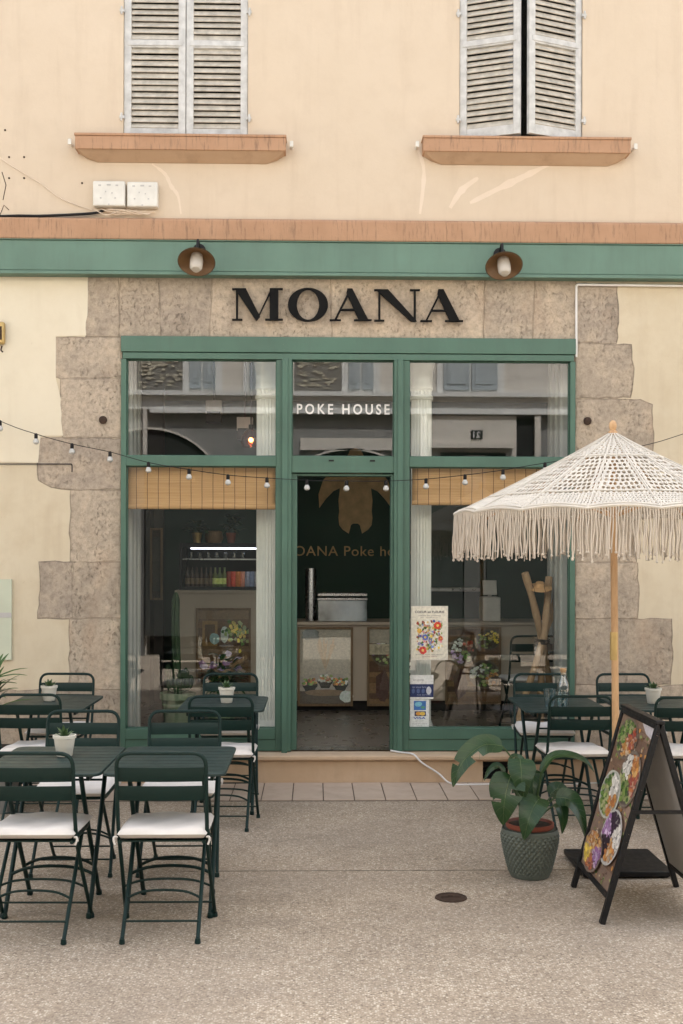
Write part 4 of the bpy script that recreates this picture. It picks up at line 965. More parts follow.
# ------------------------------------------------------------------ chairs
def make_chair():
    e = empty('folding_chair', (0, 0, 0)); W = .2; r = .0094
    top = [(-W, -.135, .46), (-W, -.175, .60), (-W, -.212, .845), (W, -.212, .845), (W, -.175, .60), (W, -.135, .46)]
    mb = MB(); mb.tube(fillet(top, .065, 7), r, 10); mb.build('back_frame', M['chair'], e)
    def backrest(z0, z1):
        mb = MB()
        def fn(u, v_):
            z = z0 + (z1 - z0) * v_; y = -.175 - (z - .60) / .245 * .037; return V((-W + 2 * W * u, y - .012 * math.sin(math.pi * u), z))
        mb.grid(fn, 10, 2); mb.build('back_slat', M['chair'], e, 60, .001, .004)
    backrest(.715, .78); backrest(.627, .695)
    for s in (-1, 1):
        L = [(s * W, -.135, .46), (s * W, -.06, .33), (s * (W + .012), .147, .02)]
        mb = MB(); mb.tube(fillet(L, .08), r, 10); lg = mb.build('leg', M['chair'], e)
        mb = MB(); mb.lathe([(.0115, .0), (.014, .003), (.0125, .018), (.0105, .024)], (s * (W + .012), .15, 0), 12); mb.build('foot_cap', M['chair'], lg)
        x2 = W - .032
        L = [(s * x2, .165, .435), (s * x2, .06, .33), (s * x2, -.232, .02)]
        mb = MB(); mb.tube(fillet(L, .08), r, 10); lg = mb.build('leg', M['chair'], e)
        mb = MB(); mb.lathe([(.0115, .0), (.014, .003), (.0125, .018), (.0105, .024)], (s * x2, -.235, 0), 12); mb.build('foot_cap', M['chair'], lg)
    def arch(x_, y, z, y2, z2):
        mb = MB(); mb.tube(smoothpath([(-x_, y, z), (-x_ * .6, y, z + .028), (0, y, z + .036), (x_ * .6, y, z + .028), (x_, y, z)]), .0058, 8); mb.build('stretcher', M['chair'], e)
        mb = MB(); mb.tube([(-x_, y2, z2), (x_, y2, z2)], .005, 6); mb.build('stretcher', M['chair'], e)
    arch(W + .006, .04, .178, .105, .085); arch(W - .032, -.10, .165, -.182, .085)
    # slatted seat
    mb = MB(); mb.tube(fillet([(-W + .012, -.17, .437), (-W + .012, .20, .437), (W - .012, .20, .437), (W - .012, -.17, .437)], .05), .009, 8)
    for i in range(8): y = -.16 + i * .046; mb.box(-W + .015, W - .015, y, y + .038, .436, .442)
    mb.build('seat', M['chair'], e, 35)
    # padded cushion with ties
    mb = MB(); nx, ny = 26, 26; hx, hy = .205, .205; rn = random.Random(4)
    def cs(u, v_, top):
        a, b = 2 * u - 1, 2 * v_ - 1; ex = abs(a) ** 9; ey = abs(b) ** 9; k = max(0, 1 - max(ex, ey)) ** .5
        wob = .004 * math.sin(a * 3.1 + b * 2) + .0025 * math.sin(a * 7 - b * 5)
        z = .47 + (k * .026 + wob * k if top else -k * .026)
        rx = 1 - .02 * b * b; return V((a * hx * rx, .022 + b * hy, z - .004 * b))
    mb.grid(lambda u, v_: cs(u, v_, True), nx, ny); 
    mb.grid(lambda u, v_: cs(1 - u, v_, False), nx, ny)
    for s in (-1, 1):
        for y in (-.175,):
            mb.tube(smoothpath([(s * .20, y, .462), (s * .213, y - .008, .464), (s * .215, y - .012, .45), (s * .208, y - .014, .43)], 4), .0045, 6)
            mb.tube(smoothpath([(s * .20, y, .462), (s * .211, y + .01, .455), (s * .214, y + .014, .44)], 4), .004, 6)
    mb.build('cushion', M['cushion'], e, 50)
    return e
CH = make_chair()
first = [True]; rnd_ = random.Random(3)
def chair(px, Yback, ang, label, X_=None, z=0, group='dark green folding chairs on the terrace'):
    """px = picture column of the backrest centre, Yback = backrest top's y, ang = 0 faces the shop"""
    o = CH if first[0] else copy_tree(CH); first[0] = False
    a = R(ang + rnd_.uniform(-1.5, 1.5)); off = Matrix.Rotation(a, 3, 'Z') @ V((0, -.212, 0))
    x_ = X(px, Yback) if X_ is None else X_
    o.location = (x_ - off.x, Yback - off.y, z); o.rotation_euler = (0, 0, a); tag(o, label, 'chair', group); return o
TD = lambda D: D - 8.9
chair(28, TD(5.16), 0, 'front chair cut by the edge of the view, its back to the street')
chair(161.5, TD(5.16), 0, 'front chair with its whole back to the street, nearest the open pavement')
chair(84, TD(6.57), 181, 'chair facing the street behind the table with the front white pot')
chair(185.5, TD(6.57), 180, 'chair facing the street behind the bare front table')
chair(29, TD(7.36), -2, 'chair seen from behind in front of the back corner table by the cream wall')
chair(67.5, TD(8.68), 180, 'chair against the stone blocks facing the street across the back corner table')
chair(221, TD(7.26), 0, 'chair seen from behind at the back table by the door')
chair(231, TD(8.68), 180, 'chair against the shop window facing the street beside the doorway')
chair(541, TD(8.66), 176, 'chair behind the bottle against the shop window, facing the street')
chair(581.5, TD(7.26), 2, 'chair seen from behind between the big potted plant and the umbrella pole')
chair(623, TD(8.66), 180, 'chair against the stone wall right behind the umbrella pole, facing the street')
chair(688, TD(7.2), 0, 'chair seen from behind, mostly hidden by the pavement sign')
chair(535, .62, 4, 'dark chair standing inside the window by the branch stand', None, FZ, 'chairs inside the shop')

# ------------------------------------------------------------------ tables
def make_table():
    e = empty('bistro_table', (0, 0, 0)); a, b, r = .285, .385, .055; H = .725
    out = []
    for cx, cy, a0 in ((a - r, b - r, 0), (-a + r, b - r, 90), (-a + r, -b + r, 180), (a - r, -b + r, 270)):
        for k in range(7): t = R(a0 + 15 * k); out.append((cx + r * math.cos(t), cy + r * math.sin(t)))
    mb = MB(); n = len(out)
    mb.prism([(x_, y_, H - .016) for x_, y_ in out], (0, 0, .016)); tp = mb.build('table_top', M['tabletop'], e, 35, .004)
    mb = MB()
    for i in range(1, 9): y = -b + .0 + i * (2 * b / 9); mb.box(-a + .012, a - .012, y - .001, y + .001, H - .001, H + .0006)
    mb.build('slat_groove', M['black'], tp, 0)
    for s in (-1, 1): mb = MB(); mb.box(s * (a - .075), s * (a - .06), -b + .06, b - .06, H - .045, H - .0165); mb.build('top_rail', M['chair'], e, 30)
    for s in (-1, 1):
        for q in (-1, 1):
            xx = s * (.20 if q > 0 else .175)
            mb = MB(); mb.tube(fillet([(xx, q * .27, H - .03), (xx, q * .15, .5), (xx, -q * .19, .015)], .1), .0115, 10); lg = mb.build('leg', M['chair'], e)
            mb = MB(); mb.lathe([(.013, 0), (.0155, .004), (.0145, .02), (.012, .027)], (xx, -q * .193, 0), 12); mb.build('foot_cap', M['chair'], lg)
    for q, xx in ((1, .20), (-1, .175)):
        y = -q * .08; mb = MB(); mb.tube(smoothpath([(-xx, y, .18), (-xx * .6, y, .21), (0, y, .22), (xx * .6, y, .21), (xx, y, .18)]), .008, 8); mb.build('stretcher', M['chair'], e)
        mb = MB(); mb.tube([(-xx, q * .20, .585), (xx, q * .20, .585)], .006, 6); mb.build('stretcher', M['chair'], e)
    return e
TB = make_table(); tfirst = [True]
def table(px_right, Dc, label, x_=None):
    o = TB if tfirst[0] else copy_tree(TB); tfirst[0] = False
    if x_ is None: x_ = X(px_right, TD(Dc) - .0) - .285
    o.location = (x_, TD(Dc), 0); tag(o, label, 'table', 'dark green bistro tables on the terrace'); return o
t1 = table(122, 5.70, 'front table carrying a white pot with a spiky succulent, by the view edge')
t2 = table(236, 5.70, 'bare front table nearest the open pavement, pushed against its neighbour')
t3 = table(102, 7.95, 'back corner table in front of the cream wall and stone blocks')
t4 = table(269.5, 7.9, 'back table under the shop window beside the doorway')
t5 = table(0, 7.85, 'table carrying the corked bottle and a tumbler, by the shop window', X(558, TD(7.85)))
t6 = table(0, 7.9, 'table behind the pavement sign carrying a white pot by the stone wall', X(651, TD(7.9)))
t1.location.x -= .035; t2.location.x -= .02; t3.location.x -= .05; t4.location.x -= .02
TZ = .727
# small pots
def succulent(px, D, label, k, h=.1):
    l = V((X(px, TD(D)), TD(D), TZ)); random.seed(k)
    def pl(m, q):
        rosette(m, q + V((0, 0, .085)), 16, .07, .02, 15, 80)
    pot_plant('succulent_pot', l, label, 'potted succulent', [(.036, 0), (.039, .003), (.052, .088), (.057, .09), (.058, .105), (.052, .106), (.048, .09), (0, .088)], M['potwhite'], pl, M['succ'], 'white succulent pots on the tables')
succulent(65, 5.78, 'white tapered pot with a spiky succulent on the front table', 31)
succulent(49.5, 8.0, 'white pot with a small leafy succulent on the back corner table', 32)
succulent(227, 7.9, 'white pot with a small succulent on the table beside the doorway', 33)
succulent(653.5, 7.85, 'pale pot with a fleshy succulent on the table behind the pavement sign', 34)
# bottle and glass
l = V((X(563.5, TD(7.75)), TD(7.75), TZ)); e = empty('water_bottle', l, 'clear glass bottle with a cork stopper on the table by the window', 'bottle')
mb = MB(); mb.lathe([(.036, 0), (.040, .006), (.040, .12), (.036, .15), (.020, .185), (.018, .21), (.021, .212), (.021, .222)], l, 24); mb.build('bottle_glass', M['bottle'], e, 40)
mb = MB(); mb.lathe([(.016, .205), (.018, .23), (.022, .231), (.022, .25), (0, .25)], l, 16); mb.build('cork', M['pole'], e)
mb = MB(); mb.lathe([(.0385, .004), (.0385, .06), (0, .06)], l, 24); mb.build('water', M['thin'], e)
l = V((X(550, TD(7.7)), TD(7.7), TZ)); mb = MB(); mb.lathe([(.033, 0), (.042, .115), (.0395, .115), (.031, .006), (0, .006)], l, 24); tag(mb.build('drinking_glass', M['bottle']), 'clear tumbler standing beside the corked bottle', 'glass')
l = V((X(562.5, TD(7.58)), TD(7.58), TZ)); mb = MB(); mb.lathe([(.030, 0), (.036, .095), (.0335, .095), (.028, .006), (0, .006)], l, 24); tag(mb.build('drinking_glass', M['bottle']), 'clear tumbler standing right in front of the corked bottle', 'glass')

# ------------------------------------------------------------------ umbrella
UX, UY = X(617.5, TD(6.38)), TD(6.38)
UM = empty('parasol', (UX, UY, 0), 'cream crochet parasol with long fringe on a pale wooden pole', 'parasol')
ZA = 2.415; ZR = 1.965; RR = .89; NR = 16; TL = -.028
def rib(k): a = math.pi + k * 2 * math.pi / NR; return V((math.cos(a), math.sin(a), 0))
def canopy(k, u, v_):
    r = .022 + (RR - .022) * v_; p = rib(k).lerp(rib(k + 1), u) * r
    sag = math.sin(math.pi * u); z = ZA - (ZA - ZR) * (v_ ** .94) - .006 * sag * v_ + .022 * sag * max(0, v_ - .75) / .25 * v_
    return V((UX + TL * (z / 2.4), UY, z)) + p * (1 - .004 * sag)
random.seed(2); mb = MB(); rows = []
v_ = 0.02
for n, dv, pitch, hole in ((10, .027, .021, (.52, .60)), (10, .051, .0262, (.76, .80)), (7, .029, .018, (.48, .66))):
    for i in range(n): rows.append((v_, v_ + dv, pitch, hole)); v_ += dv
tot = rows[-1][1]
for ri, (a, b, pitch, hole) in enumerate(rows):
    a /= tot; b /= tot; chord = 2 * RR * ((a + b) / 2) * math.sin(math.pi / NR); n = max(2, round(chord / pitch))
    for k in range(NR):
        off = (ri % 2) * .0
        for i in range(n):
            u0, u1 = i / n, (i + 1) / n; cu, cv = (u0 + u1) / 2, (a + b) / 2
            if (ri % 2): sh = .28 / n
            else: sh = -.0
            seamy = (i == 0 or i == n - 1) and pitch > .02 and n > 4
            hw, hh = hole[0] * (.45 if seamy else 1) * random.uniform(.85, 1.12), hole[1] * random.uniform(.85, 1.1)
            o = [(u0, a), (cu, a), (u1, a), (u1, cv), (u1, b), (cu, b), (u0, b), (u0, cv)]
            cx = cu + random.uniform(-.08, .08) / n; 
            if not seamy and 0 < i < n - 1: cx += sh * (1 - hw)
            h_ = [(cx + (u1 - u0) / 2 * hw * x_, cv + (b - a) / 2 * hh * y_) for x_, y_ in ((-.72, -.78), (0, -1), (.72, -.78), (1, 0), (.72, .78), (0, 1), (-.72, .78), (-1, 0))]
            j = random.uniform(-.002, .002)
            vs = [canopy(k, *q) for q in o] + [canopy(k, *q) + V((0, 0, -.003 + j)) for q in h_]
            mb.add(vs, [(m_, (m_ + 1) % 8, 8 + (m_ + 1) % 8, 8 + m_) for m_ in range(8)])
cn = mb.build('canopy', M['cord'], UM, 0, 0, .003)
mb = MB()
for k in range(NR): mb.tube([canopy(k, 0, t / 10) + V((0, 0, .003)) for t in range(11)], .0045, 6)
rim = [canopy(k, i / 6, 1) for k in range(NR) for i in range(6)]
mb.tube(rim, .008, 6, True); mb.tube([p + V((0, 0, .012)) + (V((UX + TL * .8, UY, p.z)) - p) * .018 for p in rim], .006, 6, True)
for vv in (.288, .77): mb.tube([canopy(k, i / 6, vv) + V((0, 0, .002)) for k in range(NR) for i in range(6)], .006, 5, True)
mb.build('canopy_cord', M['cord'], cn)
mb = MB(); NS = 420
for s in range(NS):
    t = s / NS * NR; k = int(t); u = t - k; p = canopy(k, u, 1) + V((0, 0, -.004)); L = random.uniform(.205, .262); q = p.copy(); pts = [p]
    ph = random.uniform(0, 6); am = random.uniform(.001, .005); dr = V((random.uniform(-.010, .010), random.uniform(-.010, .010), 0))
    for i in range(1, 7): f = i / 6; pts.append(p + dr * f + V((am * math.sin(ph + f * 7), am * math.cos(ph + f * 6), -L * f)))
    r = random.uniform(.0032, .0046); mb.tube(pts, [r, r, r, r, r, r * 1.1, r * .7], 5, cap=True)
    if random.random() < .6: mb.lathe([(0, -.008), (.0065, -.004), (.0065, .003), (0, .007)], pts[-1], 6)
mb.build('fringe', M['fringe'], UM, 50)
mb = MB(); mb.tube([(UX, UY, .05), (UX + TL, UY, 2.42)], .0195, 20); pl = mb.build('pole', M['pole'], UM)
mb = MB(); z0, z1 = Z(660, UY, 617), Z(632, UY, 617); mb.lathe([(.0222, z0), (.0222, z1)], (UX + TL * .65, UY, 0), 20); mb.build('joint_sleeve', M['brass'], pl)
mb = MB(); mb.lathe([(.02, 2.40), (.027, 2.418), (.024, 2.43), (.015, 2.436), (.019, 2.447), (.022, 2.462), (.018, 2.48), (.009, 2.49), (0, 2.493)], (UX + TL, UY, 0), 20); mb.build('finial', M['pole'], UM)
for k in range(0, NR, 2):
    p = canopy(k, 0, .985) - V((0, 0, .012)); mb = MB(); mb.tube([(UX + TL, UY, ZA - .03), p], .007, 6); mb.tube([(UX + TL * .8, UY, 1.95), canopy(k, 0, .55) - V((0, 0, .016))], .006, 6); mb.build('rib', M['pole'], UM)
mb = MB(); mb.box(UX - .245, UX + .245, UY - .245, UY + .245, .012, .040); 
for sx in (-1, 1):
    for sy in (-1, 1): mb.lathe([(.03, 0), (.03, .0125)], (UX + sx * .2, UY + sy * .2, 0), 12)
mb.lathe([(.035, .04), (.035, .2), (.03, .205)], (UX, UY, 0), 16); mb.build('base_plate', M['black'], UM, 30, .004)

# ------------------------------------------------------------------ pavement sign
f0 = G(575, 887); f1 = G(601, 924); bx_ = (f0.x + f1.x) / 2 - .016; ya, yb = f1.y, f0.y           # near, far
tp = P(660, 722, ya); tx = bx_ + .285; tz = .955
AB = empty('pavement_sign', (tx, (ya + yb) / 2, 0), 'black folding pavement sign printed with colourful food bowls', 'sign board')
def panel(sx):
    bot = V((tx - sx * .285, 0, .0)); top = V((tx - sx * .012, 0, tz)); W_ = (top - bot).normalized(); N_ = V((-sx * W_.z, 0, sx * W_.x)).normalized()
    if N_.x * sx > 0: N_ = -N_
    mb = MB(); L = (top - bot).length; yc = (ya + yb) / 2; hw = (yb - ya) / 2
    def bar(y0_, y1_, s0, s1, th=.026):
        c = bot + W_ * ((s0 + s1) / 2) - N_ * (th / 2); c.y = (y0_ + y1_) / 2
        m3 = Matrix((V((0, 1, 0)), W_, V((0, 1, 0)).cross(W_))).transposed(); mb.obox(c, (y1_ - y0_, s1 - s0, th), m3)
    bar(ya - .012, ya + .02, .004, L); bar(yb - .02, yb + .012, .004, L); bar(ya + .02, yb - .02, .12, .145); bar(ya + .02, yb - .02, L - .04, L - .005)
    fr = mb.build('frame', M['black'], AB, 30, .003)
    mb = MB(); c = bot + W_ * ((.14 + L - .03) / 2) - N_ * .016; c.y = yc
    m3 = Matrix((V((0, 1, 0)), W_, V((0, 1, 0)).cross(W_))).transposed(); mb.obox(c, (2 * hw - .035, L - .17, .006), m3); mb.build('backing_board', M['boxgrey'], AB, 0)
    random.seed(40 + sx)
    o = bot + W_ * ((.145 + L - .04) / 2) - N_ * .0125; o.y = yc
    def art(poly, blob, text):
        n = 9
        for k in range(n): y = -.5 + k / n; poly([(-.5, y + .004), (.5, y + .004), (.5, y + 1 / n), (-.5, y + 1 / n)], rc([(.20, .12, .08), (.14, .085, .06), (.30, .20, .145), (.25, .17, .13)]))
        for k in range(90): x_ = random.uniform(-.5, .4); y = random.uniform(-.5, .5); poly([(x_, y), (x_ + random.uniform(.05, .3), y + .001), (x_ + .1, y + .004)], rc([(.10, .055, .035), (.28, .18, .13)]))
        for k in range(260): blob(random.uniform(-.47, .47), random.uniform(-.48, .46), random.uniform(.008, .03), random.uniform(.004, .014), rc(GREENS + BROWNS + ORANGES + [(.3, .22, .16)]), 6, .4, random.uniform(0, 3))
        poly([(.1, .5), (.5, .5), (.5, .42), (.3, .44)], (.55, .52, .55))
        bowl(poly, blob, -.17, .36, .30, .13, (.20, .15, .12), [GREENS, ORANGES, REDS, GREENS], 200)
        bowl(poly, blob, .20, .15, .28, .17, (.20, .16, .13), [WHITES, GREENS, GREENS, REDS, ORANGES], 220)
        bowl(poly, blob, -.18, .0, .29, .15, (.52, .52, .46), [GREENS, GREENS, ORANGES, WHITES], 230)
        bowl(poly, blob, .19, -.21, .28, .165, (.50, .48, .46), [PURPLES, [(.03, .02, .03)], ORANGES, WHITES, [(.05, .03, .05)]], 220)
        bowl(poly, blob, -.18, -.36, .29, .13, (.22, .16, .13), [PURPLES, ORANGES, ORANGES, YELLOWS, REDS], 220)
    sheet('printed_poster', (o, V((0, -sx, 0)), W_, N_), 2 * hw - .03, L - .17, art, None, None, None, .001, (.16, .1, .06), AB)
panel(1); panel(-1)
mb = MB(); mb.box(tx - .022, tx + .022, ya - .014, yb + .014, tz - .016, tz + .002); mb.build('hinge_cap', M['black'], AB, 30, .004)
mb = MB(); zz = .52
for y in (ya - .0, yb + .0): mb.box(tx - .14, tx + .14, y - .017, y - .012, zz, zz + .018) if y == ya else mb.box(tx - .14, tx + .14, y + .012, y + .017, zz, zz + .018)
mb.build('locking_bar', M['black'], AB, 30)

# ------------------------------------------------------------------ big potted plant
PD = 6.21; pc = G(530, 876); pc = V((X(530.5, TD(PD)), TD(PD), 0)); PY = pc.y
BP = empty('potted_plant', pc, 'large glossy split-leaf plant in a grey-green textured pot on the pavement', 'potted plant')
mb = MB(); seg = 288; prof = [(.098, 0), (.108, .012), (.130, .09), (.148, .17), (.154, .215), (.152, .250), (.148, .262)]
pts = smoothpath([V((r_, 0, z_)) for r_, z_ in prof], 16); vs = []; fs = []; nP = len(pts)
for q in pts:
    for k in range(seg):
        a = 2 * math.pi * k / seg; am = .0055 * min(1, max(0, (q.z - .015) / .02)) * min(1, max(0, (.243 - q.z) / .01))
        d = min(abs(math.sin(a * 16 + q.z * 92)), abs(math.sin(a * 16 - q.z * 92))); r_ = q.x + am * (d - .5) * 2
        vs.append(pc + V((r_ * math.cos(a), r_ * math.sin(a), q.z)))
for i in range(nP - 1):
    for k in range(seg): l_ = (k + 1) % seg; fs.append((i * seg + k, i * seg + l_, (i + 1) * seg + l_, (i + 1) * seg + k))
fs.append(list(range(seg))[::-1]); mb.add(vs, fs); mb.lathe([(.148, .262), (.139, .262), (.132, .20), (0, .20)], pc, 48)
M['greypot'] = paint('grey_green_pot', (.105, .125, .105), .55, .12, 9, .12)
mb.build('pot', M['greypot'], BP, 70)
mb = MB(); mb.lathe([(.105, .205), (.124, .266), (.129, .268), (.130, .290), (.122, .291), (.118, .276), (0.0, .274)], pc, 40); ip = mb.build('inner_pot', M['terra'], BP, 40)
mb = MB(); mb.lathe([(.117, .277), (.06, .282), (0, .284)], pc, 24); mb.build('soil', M['soil'], ip)
def pp(px, py, dy=0): return P(px, py, PY + dy)
root = pc + V((0, 0, .30))
SP = [  # petiole path pixels, leaf path pixels (depth offsets), width, up
 ([(528, 826, 0), (523, 790, -.02), (514, 762, -.03), (502, 746, -.04)], [(502, 746, -.04), (484, 745, -.07), (466, 758, -.09), (457, 773, -.10), (453, 787, -.10)], .125, (-.25, -1, .75)),
 ([(526, 826, 0), (522, 792, -.03), (521, 775, -.05), (520, 760, -.06)], [(520, 759, -.06), (521, 768, -.09), (522, 782, -.12), (524, 800, -.11)], .155, (.1, -1, .5)),
 ([(524, 828, 0), (518, 800, -.06), (512, 785, -.08), (511, 776, -.08)], [(511, 775, -.08), (507, 788, -.12), (504, 806, -.14), (503, 825, -.12)], .19, (-.15, -1, .35)),
 ([(531, 828, 0), (536, 812, -.08), (540, 800, -.10), (538, 796, -.11)], [(540, 798, -.10), (534, 806, -.15), (528, 822, -.18), (524, 840, -.17)], .15, (-.5, -1, .4)),
 ([(534, 826, 0), (537, 800, -.02), (540, 782, -.03), (541, 772, -.04)], [(541, 772, -.04), (553, 757, -.06), (572, 756, -.08), (586, 762, -.10), (594, 772, -.11)], .085, (.05, -.35, 1)),
 ([(535, 828, 0), (542, 812, -.02), (552, 800, -.03), (558, 797, -.04)], [(556, 797, -.04), (570, 800, -.07), (580, 815, -.09), (586, 840, -.08)], .115, (.6, -1, .4)),
 ([(530, 826, .02), (532, 806, .05), (532, 790, .07), (531, 780, .08)], [(531, 780, .08), (534, 772, .05), (533, 786, .0), (535, 804, -.02)], .11, (.2, -1, .5)),
 ([(533, 826, .02), (540, 810, .05), (548, 800, .08), (552, 795, .1)], [(550, 795, .1), (557, 789, .09), (566, 793, .08), (574, 804, .08)], .10, (.1, -.6, 1)),
 ([(527, 826, .02), (520, 800, .06), (510, 782, .1), (505, 772, .12)], [(505, 772, .12), (498, 766, .1), (490, 770, .08), (484, 781, .07)], .05, (-.2, -.8, 1)),

 ([(529, 826, .02), (524, 806, .05), (519, 796, .07), (516, 790, .08)], [(516, 790, .08), (510, 784, .06), (500, 788, .04), (493, 800, .03)], .09, (-.2, -.8, .8)),
 ([(532, 826, .0), (545, 812, .02), (553, 806, .02), (557, 803, .01)], [(557, 803, .01), (561, 808, -.02), (563, 820, -.04), (562, 834, -.04)], .08, (.3, -1, .3)),
 ([(531, 826, .03), (529, 800, .08), (526, 782, .1), (524, 770, .11)], [(524, 770, .11), (521, 760, .1), (514, 756, .09), (508, 760, .08)], .05, (0, -.7, 1)),
]
random.seed(9)
for pet, lf, wd, up in SP:
    mb = MB(); mb.col = (.25, 0, 0); path = smoothpath([pp(*q) for q in pet], 5); mb.tube(path, [.0065 - .003 * i / len(path) for i in range(len(path))], 8); st = mb.build('stem', M['leaf'], BP)
    mb = MB(); mb.col = (0, 0, 0); leaf(mb, [pp(*q) for q in lf], wd, up, 8, 20, .22, lambda t: max(.02, math.sin(math.pi * min(1, t * .97 + .03) ** .62)) ** .9, 1 if wd in (.125, .19) else 0); mb.build('leaf', M['leaf'], st, 60)
# palm in grey planter at the left edge
random.seed(15)
l = V((X(-9, -1.0), -1.0, 0)); e = empty('potted_palm', l, 'spiky bright green palm in a grey planter, cut by the view edge', 'potted palm')
mb = MB(); mb.box(l.x - .16, l.x + .16, -1.16, -.84, 0, .42); mb.build('planter', M['greybox'], e, 30, .006)
mb = MB(); mb.box(l.x - .14, l.x + .14, -1.14, -.86, .415, .4225); mb.build('soil', M['soil'], e, 0)
mb = MB(); mb.col = (0, 0, 0)
for k in range(60):
    a = random.uniform(0, 6.28); el = random.uniform(.2, 1.3); b = l + V((0, 0, random.uniform(.62, .92))); d = V((math.cos(a) * math.cos(el), math.sin(a) * math.cos(el), math.sin(el))); L = random.uniform(.18, .30)
    leaf(mb, [b, b + d * L * .6, b + d * L + V((0, 0, -.10 * L))], .036, (0, -.2, 1), 2, 6, .3, lambda t: 1 - t ** 2 * .9)
mb.tube([l + V((0, 0, .42)), l + V((0, 0, .92))], .018, 8); mb.build('fronds', M['palm'], e, 60)

# ------------------------------------------------------------------ cable, drain cover
mb = MB(); zs_ = SILL + .004
pts = [V((X(391), -.03, zs_)), V((X(400), -.09, zs_ - .003)), V((X(412), -.165, zs_ - .006)), V((X(420), -.19, .17)), V((X(436), -.2, .09)), V((X(448), -.24, .02)), V((X(470), -.25, .014)), V((X(520), -.21, .014)), V((X(560), -.24, .014)), V((X(600), -.2, .014)), V((X(660), -.22, .014))]
mb.tube(smoothpath(pts, 7), .007, 8); tag(mb.build('power_cable', M['cablewhite']), 'white power cable running from the door down the step along the wall', 'cable')
c = G(451, 898); e = empty('drain_cover', c, 'small round rusty iron cover set in the pavement', 'drain cover')
mb = MB(); mb.lathe([(.082, .001), (.080, .006), (.072, .007), (.070, .0045), (0, .005)], c, 36); mb.build('cover_plate', M['rust'], e)
mb = MB(); mb.lathe([(.014, .005), (.012, .009), (0, .009)], c + V((.0, .02, 0)), 10); mb.box(c.x - .05, c.x + .05, c.y - .004, c.y + .004, .0052, .008); mb.build('cover_boss', M['rust'], e)

# ------------------------------------------------------------------ building across the street (seen in the window glass)
OY = -11.5
def vx(px): return P(px, YH, -OY).x
def vz(py): return P(341.5, py, -OY).z
OB = empty('opposite_building', (0, OY, 0), 'beige building with grey shutters mirrored in the shop windows', 'building')
M['opp'] = plaster('opposite_render', (.66, .62, .56), (.62, .575, .51), (.58, .545, .48), (.44, .40, .35), .3)
M['oppg'] = plaster('opposite_stone', (.27, .265, .25), (.23, .225, .215), (.31, .30, .28), (.12, .12, .11), .3)
M['oppl'] = plaster('opposite_trim', (.72, .72, .69), (.68, .68, .65), (.75, .75, .72), (.4, .4, .38), .2)
M['oppsh'] = paint('grey_blue_shutters', (.38, .43, .45), .6, .1, 4)
zl = vz(395)
mb = MB(); mb.box(-26, 26, OY - .4, OY, zl, 9.5); mb.build('upper_wall', M['opp'], OB, 0)
mb = MB(); mb.box(-26, 26, OY - .4, OY - .02, 0, zl); mb.build('lower_wall', M['oppg'], OB, 0)
mb = MB(); mb.box(-26, 26, OY, OY + .22, vz(397), vz(392.5)); mb.box(-26, 26, OY, OY + .1, vz(410), vz(397.3)); mb.box(vx(150), 26, OY - .0, OY + .14, vz(414), vz(410.4)); mb.build('string_course', M['oppl'], OB, 30)
mb = MB(); mb.box(-26, 26, OY - 8, OY - .4, 9.3, 9.6); mb.box(-26, 26, OY - .3, OY + .5, 9.5, 9.7); mb.build('roof', M['oppg'], OB, 0)
def owin(a, b, k=0):
    x0, x1 = vx(a), vx(b); z0 = vz(389.5); mb = MB(); mb.box(x0 - .1, x1 + .1, OY, OY + .06, z0 - .1, z0 + 1.7); wo = mb.build('window', M['oppl'], OB, 0)
    for s_ in (0, 1):
        m0 = x0 + (x1 - x0) * .5 * s_ + .02; m1 = m0 + (x1 - x0) / 2 - .04; mb = MB(); mb.box(m0, m1, OY + .061, OY + .1, z0, z0 + 1.6); mb.box(m0 + .06, m1 - .06, OY + .1, OY + .115, z0 + .1, z0 + .7); mb.build('shutter', M['oppsh'], wo, 30, .004)
for a, b in ((188, 216), (248, 276), (347, 374), (442, 498), (-70, -30), (60, 100), (600, 640), (720, 760)): owin(a, b)
random.seed(6); mb = MB(); mb.col = (.2, .19, .17)
M['oppstones'] = vcol('exposed_rubble', .9, .2)
mb.box(vx(136), vx(184), OY + .001, OY + .02, vz(391), vz(345)); mb.box(vx(294), vx(342), OY + .001, OY + .02, vz(391), vz(345))
for k in range(150):
    px = random.choice((random.uniform(138, 182), random.uniform(296, 338))); py = random.uniform(346, 389); w_ = random.uniform(1.5, 4); h_ = random.uniform(.8, 1.6); mb.col = rc([(.5, .46, .36), (.42, .38, .3)])
    mb.prism([V((vx(px + w_ * math.cos(t)), OY + .02, vz(py + h_ * math.sin(t) + .3 * math.sin(px)))) for t in [2 * math.pi * j / 7 for j in range(7)]], (0, .012 + .0001 * k, 0))
mb.build('exposed_stonework', M['oppstones'], OB, 0)
